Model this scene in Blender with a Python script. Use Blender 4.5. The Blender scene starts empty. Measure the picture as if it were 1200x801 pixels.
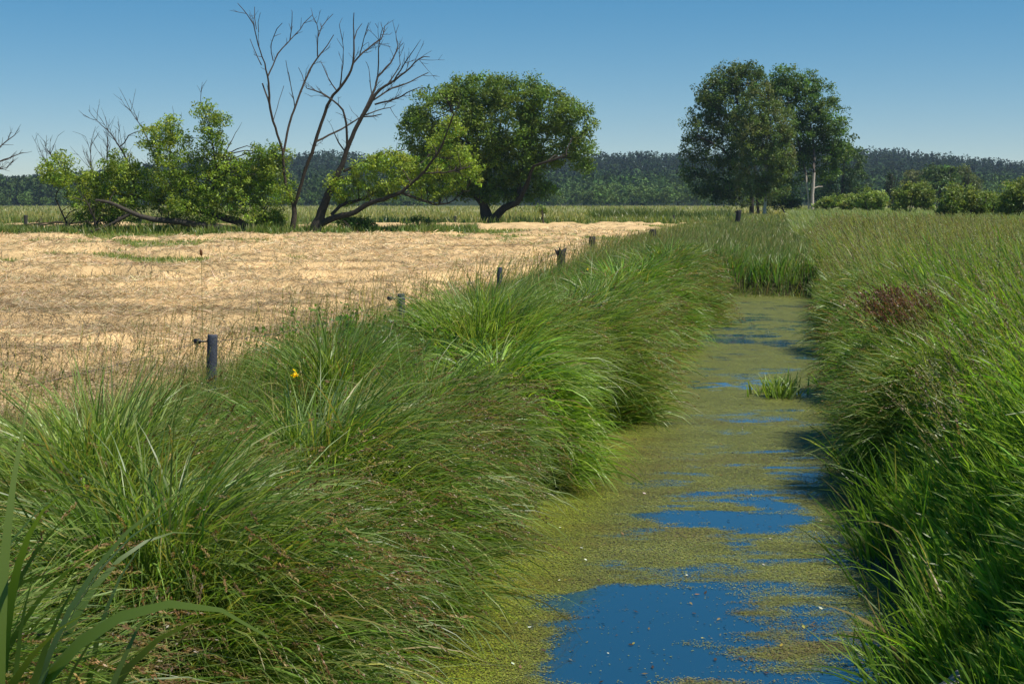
import bpy, math
import numpy as np
from mathutils import Vector

rng = np.random.default_rng(11)
S = bpy.context.scene
COL = S.collection
PI = math.pi

# ------------------------------------------------------------------ camera
CAMZ, F, CX, CY, HOR = 2.1, 1600.0, 600.0, 400.5, 236.0
PITCH = math.atan((CY - HOR) / F)
cam = bpy.data.objects.new('camera', bpy.data.cameras.new('camera'))
COL.objects.link(cam)
cam.location = (0, 0, CAMZ)
cam.rotation_euler = (PI / 2 - PITCH, 0, 0)
cam.data.sensor_width = 36.0
cam.data.lens = 48.0
cam.data.clip_start = 0.05
cam.data.clip_end = 6000.0
S.camera = cam


def at(px, py, D):
    """world point seen at photo pixel (px, py) at forward distance y = D"""
    a, b = (px - CX) / F, (CY - py) / F
    c, s = math.cos(PITCH), math.sin(PITCH)
    d = np.array([a, c + b * s, b * c - s])
    return np.array([0, 0, CAMZ]) + d * (D / d[1])


def ground_D(py, z=0.0):
    a = at(600, py, 1.0)
    return (z - CAMZ) / (a[2] - CAMZ)


# ------------------------------------------------------------------ noise
def _h(ix, iy, seed):
    n = (ix * 374761393 + iy * 668265263 + seed * 1442695041) & 0x7fffffff
    n = ((n ^ (n >> 13)) * 1274126177) & 0x7fffffff
    n = n ^ (n >> 16)
    return (n & 0xffff) / 65535.0


def vn(x, y, seed=0):
    x, y = np.asarray(x, float), np.asarray(y, float)
    ix, iy = np.floor(x).astype(np.int64), np.floor(y).astype(np.int64)
    fx, fy = x - ix, y - iy
    fx, fy = fx * fx * (3 - 2 * fx), fy * fy * (3 - 2 * fy)
    a, b = _h(ix, iy, seed), _h(ix + 1, iy, seed)
    c, d = _h(ix, iy + 1, seed), _h(ix + 1, iy + 1, seed)
    return (a * (1 - fx) + b * fx) * (1 - fy) + (c * (1 - fx) + d * fx) * fy


def fbm(x, y, seed=0, o=4):
    t, a, n = 0, 0.5, 0
    for k in range(o):
        t = t + a * vn(np.asarray(x) * 2 ** k, np.asarray(y) * 2 ** k, seed + k * 17)
        n += a
        a *= 0.5
    return t / n


def sst(a, b, x):
    t = np.clip((x - a) / (b - a), 0, 1)
    return t * t * (3 - 2 * t)


# ------------------------------------------------------------------ mesh helpers
def mesh_np(name, V, Q, mat, tint=None, parent=None, smooth=True):
    V = np.ascontiguousarray(V, dtype=np.float32).reshape(-1, 3)
    Q = np.ascontiguousarray(Q, dtype=np.int32)
    m, k = Q.shape
    me = bpy.data.meshes.new(name)
    me.vertices.add(len(V))
    me.vertices.foreach_set('co', V.ravel())
    me.loops.add(m * k)
    me.loops.foreach_set('vertex_index', Q.ravel())
    me.polygons.add(m)
    me.polygons.foreach_set('loop_start', np.arange(0, m * k, k, dtype=np.int32))
    me.update(calc_edges=True)
    if not smooth:
        me.polygons.foreach_set('use_smooth', np.zeros(m, dtype=bool))
    if tint is not None:
        c = np.ones((len(V), 4), dtype=np.float32)
        c[:, :3] = np.asarray(tint).reshape(-1, 3)
        at_ = me.color_attributes.new('tint', 'FLOAT_COLOR', 'POINT')
        at_.data.foreach_set('color', c.ravel())
    me.materials.append(mat)
    o = bpy.data.objects.new(name, me)
    COL.objects.link(o)
    if parent is not None:
        o.parent = parent
    return o


def tag(o, label=None, cat=None, group=None, kind=None):
    if label: o['label'] = label
    if cat: o['category'] = cat
    if group: o['group'] = group
    if kind: o['kind'] = kind
    return o


def thing(name, label, cat, loc=(0, 0, 0), group=None):
    o = bpy.data.objects.new(name, None)
    o.empty_display_size = 0.2
    COL.objects.link(o)
    o.location = [float(v) for v in loc]
    return tag(o, label, cat, group)


class Soup:
    """collects quads with a tint; build() links them as one mesh object"""
    def __init__(s):
        s.V, s.Q, s.T, s.n = [], [], [], 0

    def add(s, V, Q, T):
        V = np.asarray(V, np.float32).reshape(-1, 3)
        T = np.asarray(T, np.float32)
        if T.ndim == 1:
            T = np.broadcast_to(T, (len(V), 3))
        s.V.append(V); s.Q.append(np.asarray(Q, np.int64).reshape(-1, 4) + s.n)
        s.T.append(T.reshape(-1, 3)); s.n += len(V)

    def build(s, name, mat, parent=None, origin=None, smooth=True):
        V = np.concatenate(s.V)
        if origin is not None:
            V = V - np.asarray(origin, np.float32)
        return mesh_np(name, V, np.concatenate(s.Q), mat, np.concatenate(s.T), parent, smooth)

    def tube(s, P, R, tint, sides=6):
        P = np.asarray(P, float); R = np.asarray(R, float); n = len(P)
        d = np.gradient(P, axis=0)
        d /= np.linalg.norm(d, axis=1)[:, None] + 1e-9
        ref = np.where(np.abs(d[:, 2:3]) > 0.92, [[1.0, 0, 0]], [[0, 0, 1.0]])
        u = np.cross(d, ref); u /= np.linalg.norm(u, axis=1)[:, None] + 1e-9
        w = np.cross(d, u)
        for i in range(1, n):
            if np.dot(u[i], u[i - 1]) < 0 and abs(np.dot(u[i], u[i-1])) > abs(np.dot(u[i], w[i-1])):
                u[i], w[i] = -u[i], -w[i]
        a = np.arange(sides) * 2 * PI / sides
        V = P[:, None] + R[:, None, None] * (np.cos(a)[None, :, None] * u[:, None] + np.sin(a)[None, :, None] * w[:, None])
        i, j = np.meshgrid(np.arange(n - 1), np.arange(sides), indexing='ij')
        j2 = (j + 1) % sides
        Q = np.stack([i * sides + j, i * sides + j2, (i + 1) * sides + j2, (i + 1) * sides + j], -1).reshape(-1, 4)
        s.add(V, Q, tint)


def pal(n, cols, w=None, jit=0.18):
    cols = np.array(cols, float)
    w = None if w is None else np.array(w, float) / np.sum(w)
    i = rng.choice(len(cols), n, p=w)
    return cols[i] * np.exp(rng.normal(0, jit, (n, 1))) * np.exp(rng.normal(0, 0.06, (n, 3)))


def blades(soup, root, az, tilt, bend, L, W, tint, K=5, p=1.3, tip=None, twist=0.6, taper=True, baset=0.55, chunk=60000):
    """ribbons that start at ROOT, TILT off the vertical toward AZ and BEND further along their length. Returns tips and tip directions."""
    n = len(root)
    B = lambda v: np.broadcast_to(np.asarray(v, float), (n,)).copy()
    az, tilt, bend, L, W = B(az), B(tilt), B(bend), B(L), B(W)
    tips, dirs = np.zeros((n, 3)), np.zeros((n, 3))
    s = np.linspace(0, 1, K + 1)
    for a in range(0, n, chunk):
        e = slice(a, min(n, a + chunk)); m = e.stop - e.start
        th = tilt[e, None] + bend[e, None] * s[None] ** p
        mid = 0.5 * (th[:, 1:] + th[:, :-1])
        st = (L[e] / K)[:, None]
        h = np.concatenate([np.zeros((m, 1)), np.cumsum(np.sin(mid) * st, 1)], 1)
        z = np.concatenate([np.zeros((m, 1)), np.cumsum(np.cos(mid) * st, 1)], 1)
        ca, sa = np.cos(az[e])[:, None], np.sin(az[e])[:, None]
        P = np.stack([root[e, None, 0] + h * ca, root[e, None, 1] + h * sa, root[e, None, 2] + z], -1)
        D = np.stack([np.sin(th) * ca, np.sin(th) * sa, np.cos(th)], -1)
        pe = np.stack([-sa + 0 * th, ca + 0 * th, 0 * th], -1)
        no = np.cross(D, pe)
        ph = (rng.normal(0, twist, (m, 1)) + rng.normal(0, 0.5, (m, 1)) * s[None])[..., None]
        wd = np.cos(ph) * pe + np.sin(ph) * no
        prof = (0.6 + 0.4 * np.minimum(1, s / 0.25)) * np.maximum(0.06, 1 - s ** 2.2) if taper else np.ones(K + 1)
        o = wd * (W[e, None] * 0.5 * prof[None])[..., None]
        V = np.stack([P - o, P + o], 2)
        t0 = tint[e][:, None, :]
        t1 = t0 if tip is None else (tip[e][:, None, :] if np.ndim(tip) == 2 else np.asarray(tip)[None, None])
        f = s[None, :, None]
        T = t0 * (1 - f ** 2) + t1 * f ** 2
        T = np.repeat(T[:, :, None, :], 2, 2)
        b = (np.arange(m) * (2 * (K + 1)))[:, None]
        k = (np.arange(K) * 2)[None]
        Q = np.stack([b + k, b + k + 1, b + k + 3, b + k + 2], -1)
        soup.add(V, Q, T)
        tips[e] = P[:, -1]; dirs[e] = D[:, -1]
    return tips, dirs


def cards(soup, P, size, tint, aspect=0.5, up=0.3, flat=None, axis=None):
    """diamond leaves, one quad each"""
    n = len(P)
    a = rng.normal(0, 1, (n, 3)) if axis is None else axis + rng.normal(0, 0.45, (n, 3))
    a /= np.linalg.norm(a, axis=1)[:, None]
    nr = rng.normal(0, 1, (n, 3))
    nr[:, 2] = np.abs(nr[:, 2]) + up * 2
    if flat is not None:
        nr = np.stack([rng.normal(0, flat, n), rng.normal(0, flat, n), np.ones(n)], -1)
    b = np.cross(nr, a); b /= np.linalg.norm(b, axis=1)[:, None] + 1e-9
    if flat is not None:
        a = np.cross(b, nr); a /= np.linalg.norm(a, axis=1)[:, None]
    sz = np.broadcast_to(size, (n,))[:, None]
    sk = rng.uniform(-0.15, 0.15, (n, 1))
    V = np.stack([P - a * sz * 0.5, P + b * sz * aspect * 0.5 + a * sz * sk, P + a * sz * 0.5, P - b * sz * aspect * 0.5 + a * sz * sk], 1)
    Q = (np.arange(n) * 4)[:, None] + np.arange(4)[None]
    soup.add(V, Q, np.repeat(tint[:, None, :], 4, 1))


def heads(soup, tips, dirs, Lh, r, m, tint, wid=0.35):
    """spikelets packed along the last LH metres of each stem"""
    n = len(tips)
    Lh = np.broadcast_to(Lh, (n,)); r = np.broadcast_to(r, (n,))
    s = rng.uniform(0, 1, (n, m))
    off = rng.normal(0, 1, (n, m, 3))
    env = np.sin(PI * np.clip(s * 0.92 + 0.06, 0, 1)) ** 0.7
    P = tips[:, None] - dirs[:, None] * (s * Lh[:, None])[..., None] + off * (r[:, None] * 0.55 * env)[..., None]
    ax = np.repeat(dirs[:, None], m, 1).reshape(-1, 3)
    sz = np.repeat((Lh * 0.10 + 0.8 * r)[:, None], m, 1).reshape(-1)
    T = np.repeat(tint[:, None], m, 1).reshape(-1, 3) * np.exp(rng.normal(0, 0.15, (n * m, 1)))
    cards(soup, P.reshape(-1, 3), sz, T, aspect=wid, axis=ax)  # spikelets


def area(n, D0, D1, lo, hi, power=1.6):
    """n points, v (distance across from the ditch line) between lo and hi (functions of D), thinning with distance"""
    g = np.linspace(D0, D1, 600)
    w = np.maximum(0, hi(g) - lo(g)) * g ** (-power)
    c = np.cumsum(w); c /= c[-1]
    D = np.interp(rng.uniform(0, 1, n), c, g)
    v = lo(D) + (hi(D) - lo(D)) * rng.uniform(0, 1, n)
    return D, v


# ------------------------------------------------------------------ terrain
SL = 0.197                                   # the ditch runs along x = SL * y
WATER = -0.85
RIDGE = np.array([(-900, 217), (-300, 215), (0, 211), (50, 207), (90, 204), (225, 186), (275, 191), (311, 185), (345, 183), (385, 179), (432, 183), (500, 180),
                  (600, 180), (690, 181), (760, 179), (800, 181), (900, 179), (1015, 176), (1060, 178), (1110, 182), (1160, 187), (1195, 191), (1300, 198), (1600, 205), (2200, 215)], float)


def terrain(x, y):
    x, y = np.asarray(x, float), np.asarray(y, float)
    v = x - SL * y + 0.35 * (vn(y / 2.6, 0 * y, 5) - 0.5)
    prof = np.interp(v, [-7, -4.9, -3.6, -2.55, -2.1, 0.75, 1.2, 2.0, 3], [0, -0.02, -0.2, -0.45, -1.3, -1.3, -0.5, -0.05, 0.1])
    swale = np.interp(v, [-7, -3, -1, 0.2, 1.8, 3], [0, -0.05, -0.25, -0.25, 0.0, 0.1])
    k = sst(42.4, 43.6, y + 0.5 * v)
    z = prof * (1 - k) + swale * k
    z = z * (1 - sst(110, 200, y))
    z = z + 0.06 * (fbm(x / 5, y / 5, 3) - 0.5) * sst(4, 12, np.abs(v))
    px = CX + F * x / np.maximum(y, 50)
    top = (HOR - np.interp(px, RIDGE[:, 0], RIDGE[:, 1])) / F * 1400 - 16 + CAMZ
    z = z + top * sst(640, 1400, y) * (0.9 + 0.2 * fbm(x / 160, y / 160, 9))
    return z


def grid(xs, ys):
    X, Y = np.meshgrid(xs, ys, indexing='ij')
    i, j = np.meshgrid(np.arange(len(xs) - 1), np.arange(len(ys) - 1), indexing='ij')
    w = len(ys)
    Q = np.stack([i * w + j, (i + 1) * w + j, (i + 1) * w + j + 1, i * w + j + 1], -1).reshape(-1, 4)
    return X.ravel(), Y.ravel(), Q


# ------------------------------------------------------------------ materials
def nmat(name):
    m = bpy.data.materials.new(name); m.use_nodes = True
    nt = m.node_tree; nt.nodes.clear()
    return m, nt, nt.nodes.new('ShaderNodeOutputMaterial')


def N(nt, typ, **kw):
    n = nt.nodes.new(typ)
    for k, v in kw.items():
        if k in n.inputs: n.inputs[k].default_value = v
        else: setattr(n, k, v)
    return n


def veg_mat(name, trans=0.32, rough=0.5, spec=0.35, tmul=(1.25, 1.2, 0.6), gain=(1, 1, 1)):
    m, nt, out = nmat(name)
    a0 = N(nt, 'ShaderNodeAttribute', attribute_name='tint')
    a = N(nt, 'ShaderNodeVectorMath', operation='MULTIPLY')
    nt.links.new(a0.outputs['Color'], a.inputs[0]); a.inputs[1].default_value = gain
    p = N(nt, 'ShaderNodeBsdfPrincipled')
    p.inputs['Roughness'].default_value = rough
    p.inputs['Specular IOR Level'].default_value = spec
    nt.links.new(a.outputs[0], p.inputs['Base Color'])
    t = N(nt, 'ShaderNodeBsdfTranslucent')
    mu = N(nt, 'ShaderNodeMix', data_type='RGBA', blend_type='MULTIPLY')
    mu.inputs[0].default_value = 1.0
    nt.links.new(a.outputs[0], mu.inputs[6]); mu.inputs[7].default_value = (*tmul, 1)
    nt.links.new(mu.outputs[2], t.inputs['Color'])
    mx = N(nt, 'ShaderNodeMixShader'); mx.inputs[0].default_value = trans
    nt.links.new(p.outputs[0], mx.inputs[1]); nt.links.new(t.outputs[0], mx.inputs[2])
    nt.links.new(mx.outputs[0], out.inputs['Surface'])
    return m


def tint_mat(name, scale=8.0, lo=0.65, hi=1.35, rough=0.9, bump=0.3, spec=0.15, bscale=None):
    m, nt, out = nmat(name)
    a = N(nt, 'ShaderNodeAttribute', attribute_name='tint')
    g = N(nt, 'ShaderNodeNewGeometry')
    n1 = N(nt, 'ShaderNodeTexNoise'); n1.inputs['Scale'].default_value = scale; n1.inputs['Detail'].default_value = 8; n1.inputs['Roughness'].default_value = 0.7
    nt.links.new(g.outputs['Position'], n1.inputs['Vector'])
    r = N(nt, 'ShaderNodeMapRange'); r.inputs['From Min'].default_value = 0.3; r.inputs['From Max'].default_value = 0.7
    r.inputs['To Min'].default_value = lo; r.inputs['To Max'].default_value = hi
    nt.links.new(n1.outputs[0], r.inputs['Value'])
    mu = N(nt, 'ShaderNodeMix', data_type='RGBA', blend_type='MULTIPLY'); mu.inputs[0].default_value = 1
    nt.links.new(a.outputs['Color'], mu.inputs[6]); nt.links.new(r.outputs[0], mu.inputs[7])
    p = N(nt, 'ShaderNodeBsdfPrincipled')
    p.inputs['Roughness'].default_value = rough; p.inputs['Specular IOR Level'].default_value = spec
    nt.links.new(mu.outputs[2], p.inputs['Base Color'])
    b = N(nt, 'ShaderNodeBump'); b.inputs['Strength'].default_value = bump; b.inputs['Distance'].default_value = 0.05
    nt.links.new(n1.outputs[0], b.inputs['Height']); nt.links.new(b.outputs[0], p.inputs['Normal'])
    nt.links.new(p.outputs[0], out.inputs['Surface'])
    return m


GRASS = veg_mat('grass_blades', 0.42, 0.42, 0.5, (1.25, 1.3, 0.5), (1.70, 1.76, 1.22))
REED = veg_mat('reed_blades', 0.55, 0.4, 0.5, (1.25, 1.3, 0.5), (1.6, 1.66, 1.3))
WEED = veg_mat('floating_weed', 0.05, 0.5, 0.4)
LEAF = veg_mat('tree_leaves', 0.34, 0.5, 0.3, (1.25, 1.2, 0.6), (1.65, 1.65, 1.4))
FAR = veg_mat('far_leaves', 0.15, 0.9, 0.0)
HAY = veg_mat('dry_hay', 0.12, 0.6, 0.25, (1, 1, 1))

def hay_mat():
    m = veg_mat('dry_hay', 0.10, 0.65, 0.2, (1, 1, 1), (1.14, 1.06, 0.93))
    nt = m.node_tree
    p = next(n for n in nt.nodes if n.type == 'BSDF_PRINCIPLED')
    src = p.inputs['Base Color'].links[0].from_socket
    g = N(nt, 'ShaderNodeNewGeometry')
    outs = []
    for rot, sc in ((0.35, (70, 9, 30)), (1.9, (80, 10, 30)), (-0.6, (60, 8, 30))):
        mp = N(nt, 'ShaderNodeMapping'); mp.inputs['Rotation'].default_value = (0, 0, rot); mp.inputs['Scale'].default_value = sc
        nt.links.new(g.outputs['Position'], mp.inputs[0])
        no = N(nt, 'ShaderNodeTexNoise'); no.inputs['Scale'].default_value = 1.0; no.inputs['Detail'].default_value = 4; no.inputs['Distortion'].default_value = 0.6
        nt.links.new(mp.outputs[0], no.inputs['Vector']); outs.append(no.outputs[0])
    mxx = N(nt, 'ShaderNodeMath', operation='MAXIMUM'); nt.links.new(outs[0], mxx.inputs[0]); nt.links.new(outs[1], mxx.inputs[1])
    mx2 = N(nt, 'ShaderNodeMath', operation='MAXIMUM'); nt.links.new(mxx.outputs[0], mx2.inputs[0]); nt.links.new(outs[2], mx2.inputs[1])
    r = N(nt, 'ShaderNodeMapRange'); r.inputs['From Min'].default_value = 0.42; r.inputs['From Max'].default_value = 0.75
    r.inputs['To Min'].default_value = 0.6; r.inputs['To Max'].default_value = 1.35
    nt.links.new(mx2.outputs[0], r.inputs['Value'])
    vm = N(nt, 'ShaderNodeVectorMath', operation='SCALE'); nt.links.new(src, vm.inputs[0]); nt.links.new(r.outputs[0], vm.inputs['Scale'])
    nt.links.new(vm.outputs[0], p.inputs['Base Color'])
    b = N(nt, 'ShaderNodeBump'); b.inputs['Strength'].default_value = 0.8; b.inputs['Distance'].default_value = 0.03
    nt.links.new(mx2.outputs[0], b.inputs['Height']); nt.links.new(b.outputs[0], p.inputs['Normal'])
    return m


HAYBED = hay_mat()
BARK = tint_mat('bark', 6.0, 0.6, 1.4, 0.9, 0.6)
WOOD = tint_mat('weathered_wood', 30.0, 0.7, 1.3, 0.8, 0.4)
EARTH = tint_mat('earth', 3.0, 0.6, 1.4, 0.95, 0.4)
STONE = tint_mat('stone', 25.0, 0.6, 1.3, 0.9, 0.8)
PLAST = tint_mat('dark_plastic', 20.0, 0.9, 1.1, 0.4, 0.02, 0.4)

# ------------------------------------------------------------------ world, sun
SUN_AZ, SUN_EL = math.radians(112), math.radians(62)     # azimuth clockwise from +y (ahead): the sun stands to the right, a little behind the camera
w = bpy.data.worlds.new('World'); S.world = w; w.use_nodes = True
nt = w.node_tree
bg = nt.nodes['Background']
sky = nt.nodes.new('ShaderNodeTexSky'); sky.sky_type = 'NISHITA'; sky.sun_disc = False
sky.sun_elevation = SUN_EL; sky.sun_rotation = SUN_AZ
sky.altitude = 1200; sky.air_density = 0.8; sky.dust_density = 0.0; sky.ozone_density = 1.6
hs_ = nt.nodes.new('ShaderNodeHueSaturation'); hs_.inputs['Saturation'].default_value = 1.8; hs_.inputs['Hue'].default_value = 0.493
gm_ = nt.nodes.new('ShaderNodeGamma'); gm_.inputs[1].default_value = 0.68
nt.links.new(sky.outputs[0], gm_.inputs[0]); nt.links.new(gm_.outputs[0], hs_.inputs['Color']); nt.links.new(hs_.outputs[0], bg.inputs[0]); bg.inputs[1].default_value = 0.132
sd = bpy.data.lights.new('sun', 'SUN'); sd.energy = 4.5; sd.angle = math.radians(0.53); sd.color = (1.0, 0.95, 0.87)
so = bpy.data.objects.new('sun', sd); COL.objects.link(so)
sv = Vector((math.sin(SUN_AZ) * math.cos(SUN_EL), math.cos(SUN_AZ) * math.cos(SUN_EL), math.sin(SUN_EL)))
so.rotation_euler = sv.to_track_quat('Z', 'Y').to_euler()
so.location = (0, 0, 40)
S.view_settings.view_transform = 'Standard'; S.view_settings.look = 'None'
S.view_settings.exposure = 0.35; S.view_settings.gamma = 1.0
S.view_settings.use_curve_mapping = False
cy = S.cycles
cy.max_bounces = 6; cy.diffuse_bounces = 3; cy.glossy_bounces = 3; cy.transmission_bounces = 3; cy.transparent_max_bounces = 6
cy.volume_bounces = 0
cy.use_denoising = True
cy.use_adaptive_sampling = True; cy.adaptive_threshold = 0.01

# ------------------------------------------------------------------ ground
xs = np.unique(np.concatenate([np.arange(-1560, -400, 40), np.arange(-400, -60, 10), np.arange(-60, -12, 1.0), np.arange(-12, 16, 0.2), np.arange(16, 60, 1.0), np.arange(60, 400, 10), np.arange(400, 1561, 40)]))
ys = np.unique(np.concatenate([np.arange(-60, 0, 3), np.arange(0, 60, 0.25), np.arange(60, 200, 2.0), np.arange(200, 800, 15), np.arange(800, 1681, 40)]))
X, Y, Q = grid(xs, ys)
Z = terrain(X, Y)
v = X - SL * Y
n1 = fbm(X / 1.7, Y / 1.7, 21)[:, None]; n2 = fbm(X / 30, Y / 9, 22)[:, None]
soil = np.array([0.045, 0.042, 0.02]) + n1 * np.array([0.02, 0.03, 0.0])
stub = np.array([0.22, 0.20, 0.07]) * (1 - n1) + np.array([0.14, 0.17, 0.045]) * n1
mead = np.array([0.25, 0.225, 0.085]) * (1 - sst(0.4, 0.65, n2)) + np.array([0.14, 0.165, 0.05]) * sst(0.4, 0.65, n2)
right = np.array([0.06, 0.075, 0.022]) + n1 * np.array([0.03, 0.03, 0.005])
wood = np.array([0.018, 0.03, 0.01]) + 0 * n1
fld = (sst(-5.0, -6.0, v) * (1 - sst(126, 132, Y)))[:, None]
T = soil * (1 - fld) + stub * fld
rt = sst(1.2, 2.4, v)[:, None]; T = T * (1 - rt) + right * rt
fm = (sst(126, 140, Y))[:, None]; T = T * (1 - fm) + mead * fm
fw = (sst(600, 680, Y))[:, None]; T = T * (1 - fw) + wood * fw
tag(mesh_np('ground', np.stack([X, Y, Z], -1), Q, EARTH, T), kind='structure')

# ------------------------------------------------------------------ ditch water
def ell(x, y, cx, cy_, rx, ry):
    return 1 - sst(0.3, 1.3, np.sqrt(((x - cx) / rx) ** 2 + ((y - cy_) / ry) ** 2))


def cover(px, py, X, Y):
    """how thickly weed covers the water, 0 open to 1 closed"""
    px = px + 150 * (fbm(X / 0.8, Y / 0.5, 131) - 0.5) + 60 * (fbm(X / 0.25, Y / 0.16, 132) - 0.5)
    py = py + 60 * (fbm(X / 0.9, Y / 0.5, 133) - 0.5) + 24 * (fbm(X / 0.3, Y / 0.14, 134) - 0.5)
    c = np.full(X.shape, 0.79)
    c = c - 0.16 * sst(560, 720, py)
    c = c + 0.25 * (1 - sst(-2.0, -1.2, X - SL * Y))                    # thicker against the left bank
    c = c - 0.08 * sst(0.1, 0.75, X - SL * Y) * sst(440, 560, py)        # thinner under the right bank
    for (a, b, rx, ry, k) in ((770, 755, 140, 56, 0.56), (760, 708, 105, 20, 0.4), (710, 815, 100, 60, 0.5), (860, 610, 95, 23, 0.8), (815, 440, 20, 9, 0.7), (862, 387, 85, 11, 0.8),
                              (880, 447, 60, 10, 0.25), (880, 498, 60, 10, 0.25), (930, 545, 60, 14, 0.2), (960, 790, 110, 30, 0.3), (980, 690, 60, 50, 0.12), (700, 605, 80, 16, 0.1), (900, 570, 80, 8, 0.15)):
        c = c - k * ell(px, py, a, b, rx, ry)
    c = c + 1.0 * (fbm(X / 0.8, Y / 0.8, 31) - 0.5) + 0.9 * (fbm(X / 0.42, Y / 0.12, 33, 5) - 0.5)
    return np.clip(c, 0, 1)


def pix(X, Y, Z):
    c, s = math.cos(PITCH), math.sin(PITCH)
    dz = Z - CAMZ
    f = Y * c - dz * s; u = Y * s + dz * c
    return CX + F * X / f, CY - F * u / f


us = np.arange(-3.2, 2.0, 0.045); ys2 = np.concatenate([np.arange(2.0, 16, 0.05), np.arange(16, 46.5, 0.12)])
U, Y, Q = grid(us, ys2)
X = U + SL * Y
px, py = pix(X, Y, WATER)
C = cover(px, py, X, Y)
wm, nt, out = nmat('pond_water')
a = N(nt, 'ShaderNodeAttribute', attribute_name='tint')
geo = N(nt, 'ShaderNodeNewGeometry')
wp = N(nt, 'ShaderNodeBsdfPrincipled')
wp.inputs['Base Color'].default_value = (0.012, 0.055, 0.105, 1); wp.inputs['Roughness'].default_value = 0.02; wp.inputs['IOR'].default_value = 1.55  # blue base colour carries part of the sky reflection
wn = N(nt, 'ShaderNodeTexNoise'); wn.inputs['Scale'].default_value = 5; wn.inputs['Detail'].default_value = 3
nt.links.new(geo.outputs['Position'], wn.inputs['Vector'])
wb = N(nt, 'ShaderNodeBump'); wb.inputs['Strength'].default_value = 0.03; wb.inputs['Distance'].default_value = 0.02
nt.links.new(wn.outputs[0], wb.inputs['Height']); nt.links.new(wb.outputs[0], wp.inputs['Normal'])
fn = N(nt, 'ShaderNodeTexNoise'); fn.inputs['Scale'].default_value = 26; fn.inputs['Detail'].default_value = 6; fn.inputs['Roughness'].default_value = 0.75
nt.links.new(geo.outputs['Position'], fn.inputs['Vector'])
sub = N(nt, 'ShaderNodeMath', operation='SUBTRACT')
sep = N(nt, 'ShaderNodeSeparateColor'); nt.links.new(a.outputs['Color'], sep.inputs[0])
nt.links.new(sep.outputs[0], sub.inputs[0]); nt.links.new(fn.outputs[0], sub.inputs[1])
mr = N(nt, 'ShaderNodeMapRange'); mr.inputs['From Min'].default_value = -0.10; mr.inputs['From Max'].default_value = 0.16
nt.links.new(sub.outputs[0], mr.inputs['Value'])
cn = N(nt, 'ShaderNodeTexNoise'); cn.inputs['Scale'].default_value = 60; cn.inputs['Detail'].default_value = 5
nt.links.new(geo.outputs['Position'], cn.inputs['Vector'])
cr = N(nt, 'ShaderNodeValToRGB')
cr.color_ramp.elements[0].position = 0.32; cr.color_ramp.elements[0].color = (0.035, 0.035, 0.015, 1)
cr.color_ramp.elements[1].position = 0.66; cr.color_ramp.elements[1].color = (0.21, 0.22, 0.03, 1)
e = cr.color_ramp.elements.new(0.48); e.color = (0.115, 0.13, 0.022, 1)
nt.links.new(cn.outputs[0], cr.inputs[0])
ap = N(nt, 'ShaderNodeBsdfPrincipled'); ap.inputs['Roughness'].default_value = 0.6; ap.inputs['Specular IOR Level'].default_value = 0.3
nt.links.new(cr.outputs[0], ap.inputs['Base Color'])
ab = N(nt, 'ShaderNodeBump'); ab.inputs['Strength'].default_value = 0.5; ab.inputs['Distance'].default_value = 0.02
nt.links.new(cn.outputs[0], ab.inputs['Height']); nt.links.new(ab.outputs[0], ap.inputs['Normal'])
mx = N(nt, 'ShaderNodeMixShader')
nt.links.new(mr.outputs[0], mx.inputs[0]); nt.links.new(wp.outputs[0], mx.inputs[1]); nt.links.new(ap.outputs[0], mx.inputs[2])
nt.links.new(mx.outputs[0], out.inputs['Surface'])
tag(mesh_np('ditch_water', np.stack([X, Y, 0 * X + WATER], -1), Q, wm, np.stack([C, C, C], -1)), kind='structure')

# floating weed: small leaves lying on the water
dw = Soup()
D, vv = area(750000, 5.5, 45, lambda g: 0 * g - 2.6, lambda g: 0 * g + 1.25, 1.9)
x = vv + SL * D
px, py = pix(x, D, WATER)
keep = rng.uniform(0, 1, len(D)) < np.clip((cover(px, py, x, D) - 0.22) * 1.5, 0.006, 1)
x, D, vv = x[keep], D[keep], vv[keep]
P = np.stack([x, D, WATER + 0.004 + rng.uniform(0, 0.006, len(x))], -1)
t = pal(len(x), [(0.195, 0.205, 0.042), (0.15, 0.17, 0.04), (0.25, 0.24, 0.085), (0.09, 0.07, 0.04), (0.04, 0.04, 0.028)], [4, 4, 1.0, 1.2, 1.4], 0.16)
t *= (0.55 + 0.9 * fbm(x / 0.5, D / 0.3, 37))[:, None]
br = sst(0.5, 0.72, fbm(x / 1.3, D / 0.7, 38))[:, None]
t = t * (1 - br) + t * np.array([0.85, 0.68, 0.8]) * br
lf = (1 - sst(-2.0, -1.3, vv))[:, None]
t = t * (1 - lf) + t * np.array([1.35, 1.5, 0.6]) * lf
cards(dw, P, rng.uniform(0.004, 0.013, len(x)) * (1 + D / 20), t, aspect=0.75, flat=0.06)
n = 500                                                              # drifting scraps, dead and pale
D, vv = area(n, 6, 42, lambda g: 0 * g - 2.0, lambda g: 0 * g + 0.7, 1.9)
P = np.stack([vv + SL * D, D, np.full(n, WATER + 0.012)], -1)
cards(dw, P, rng.uniform(0.02, 0.05, n), pal(n, [(0.05, 0.03, 0.015), (0.55, 0.52, 0.42), (0.16, 0.10, 0.03), (0.35, 0.28, 0.04)], [5, 1, 3, 1.5]), aspect=0.5, flat=0.25)
tag(dw.build('duckweed', WEED), 'yellow green duckweed and algae scum floating on the ditch', 'duckweed', kind='stuff')

# ------------------------------------------------------------------ mown hay
xs = np.concatenate([np.arange(-75, -22, 0.5), np.arange(-22, 22, 0.16)])
ys = np.concatenate([np.arange(6, 40, 0.14), np.arange(40, 128, 0.3)])
X, Y, Q = grid(xs, ys)


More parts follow.
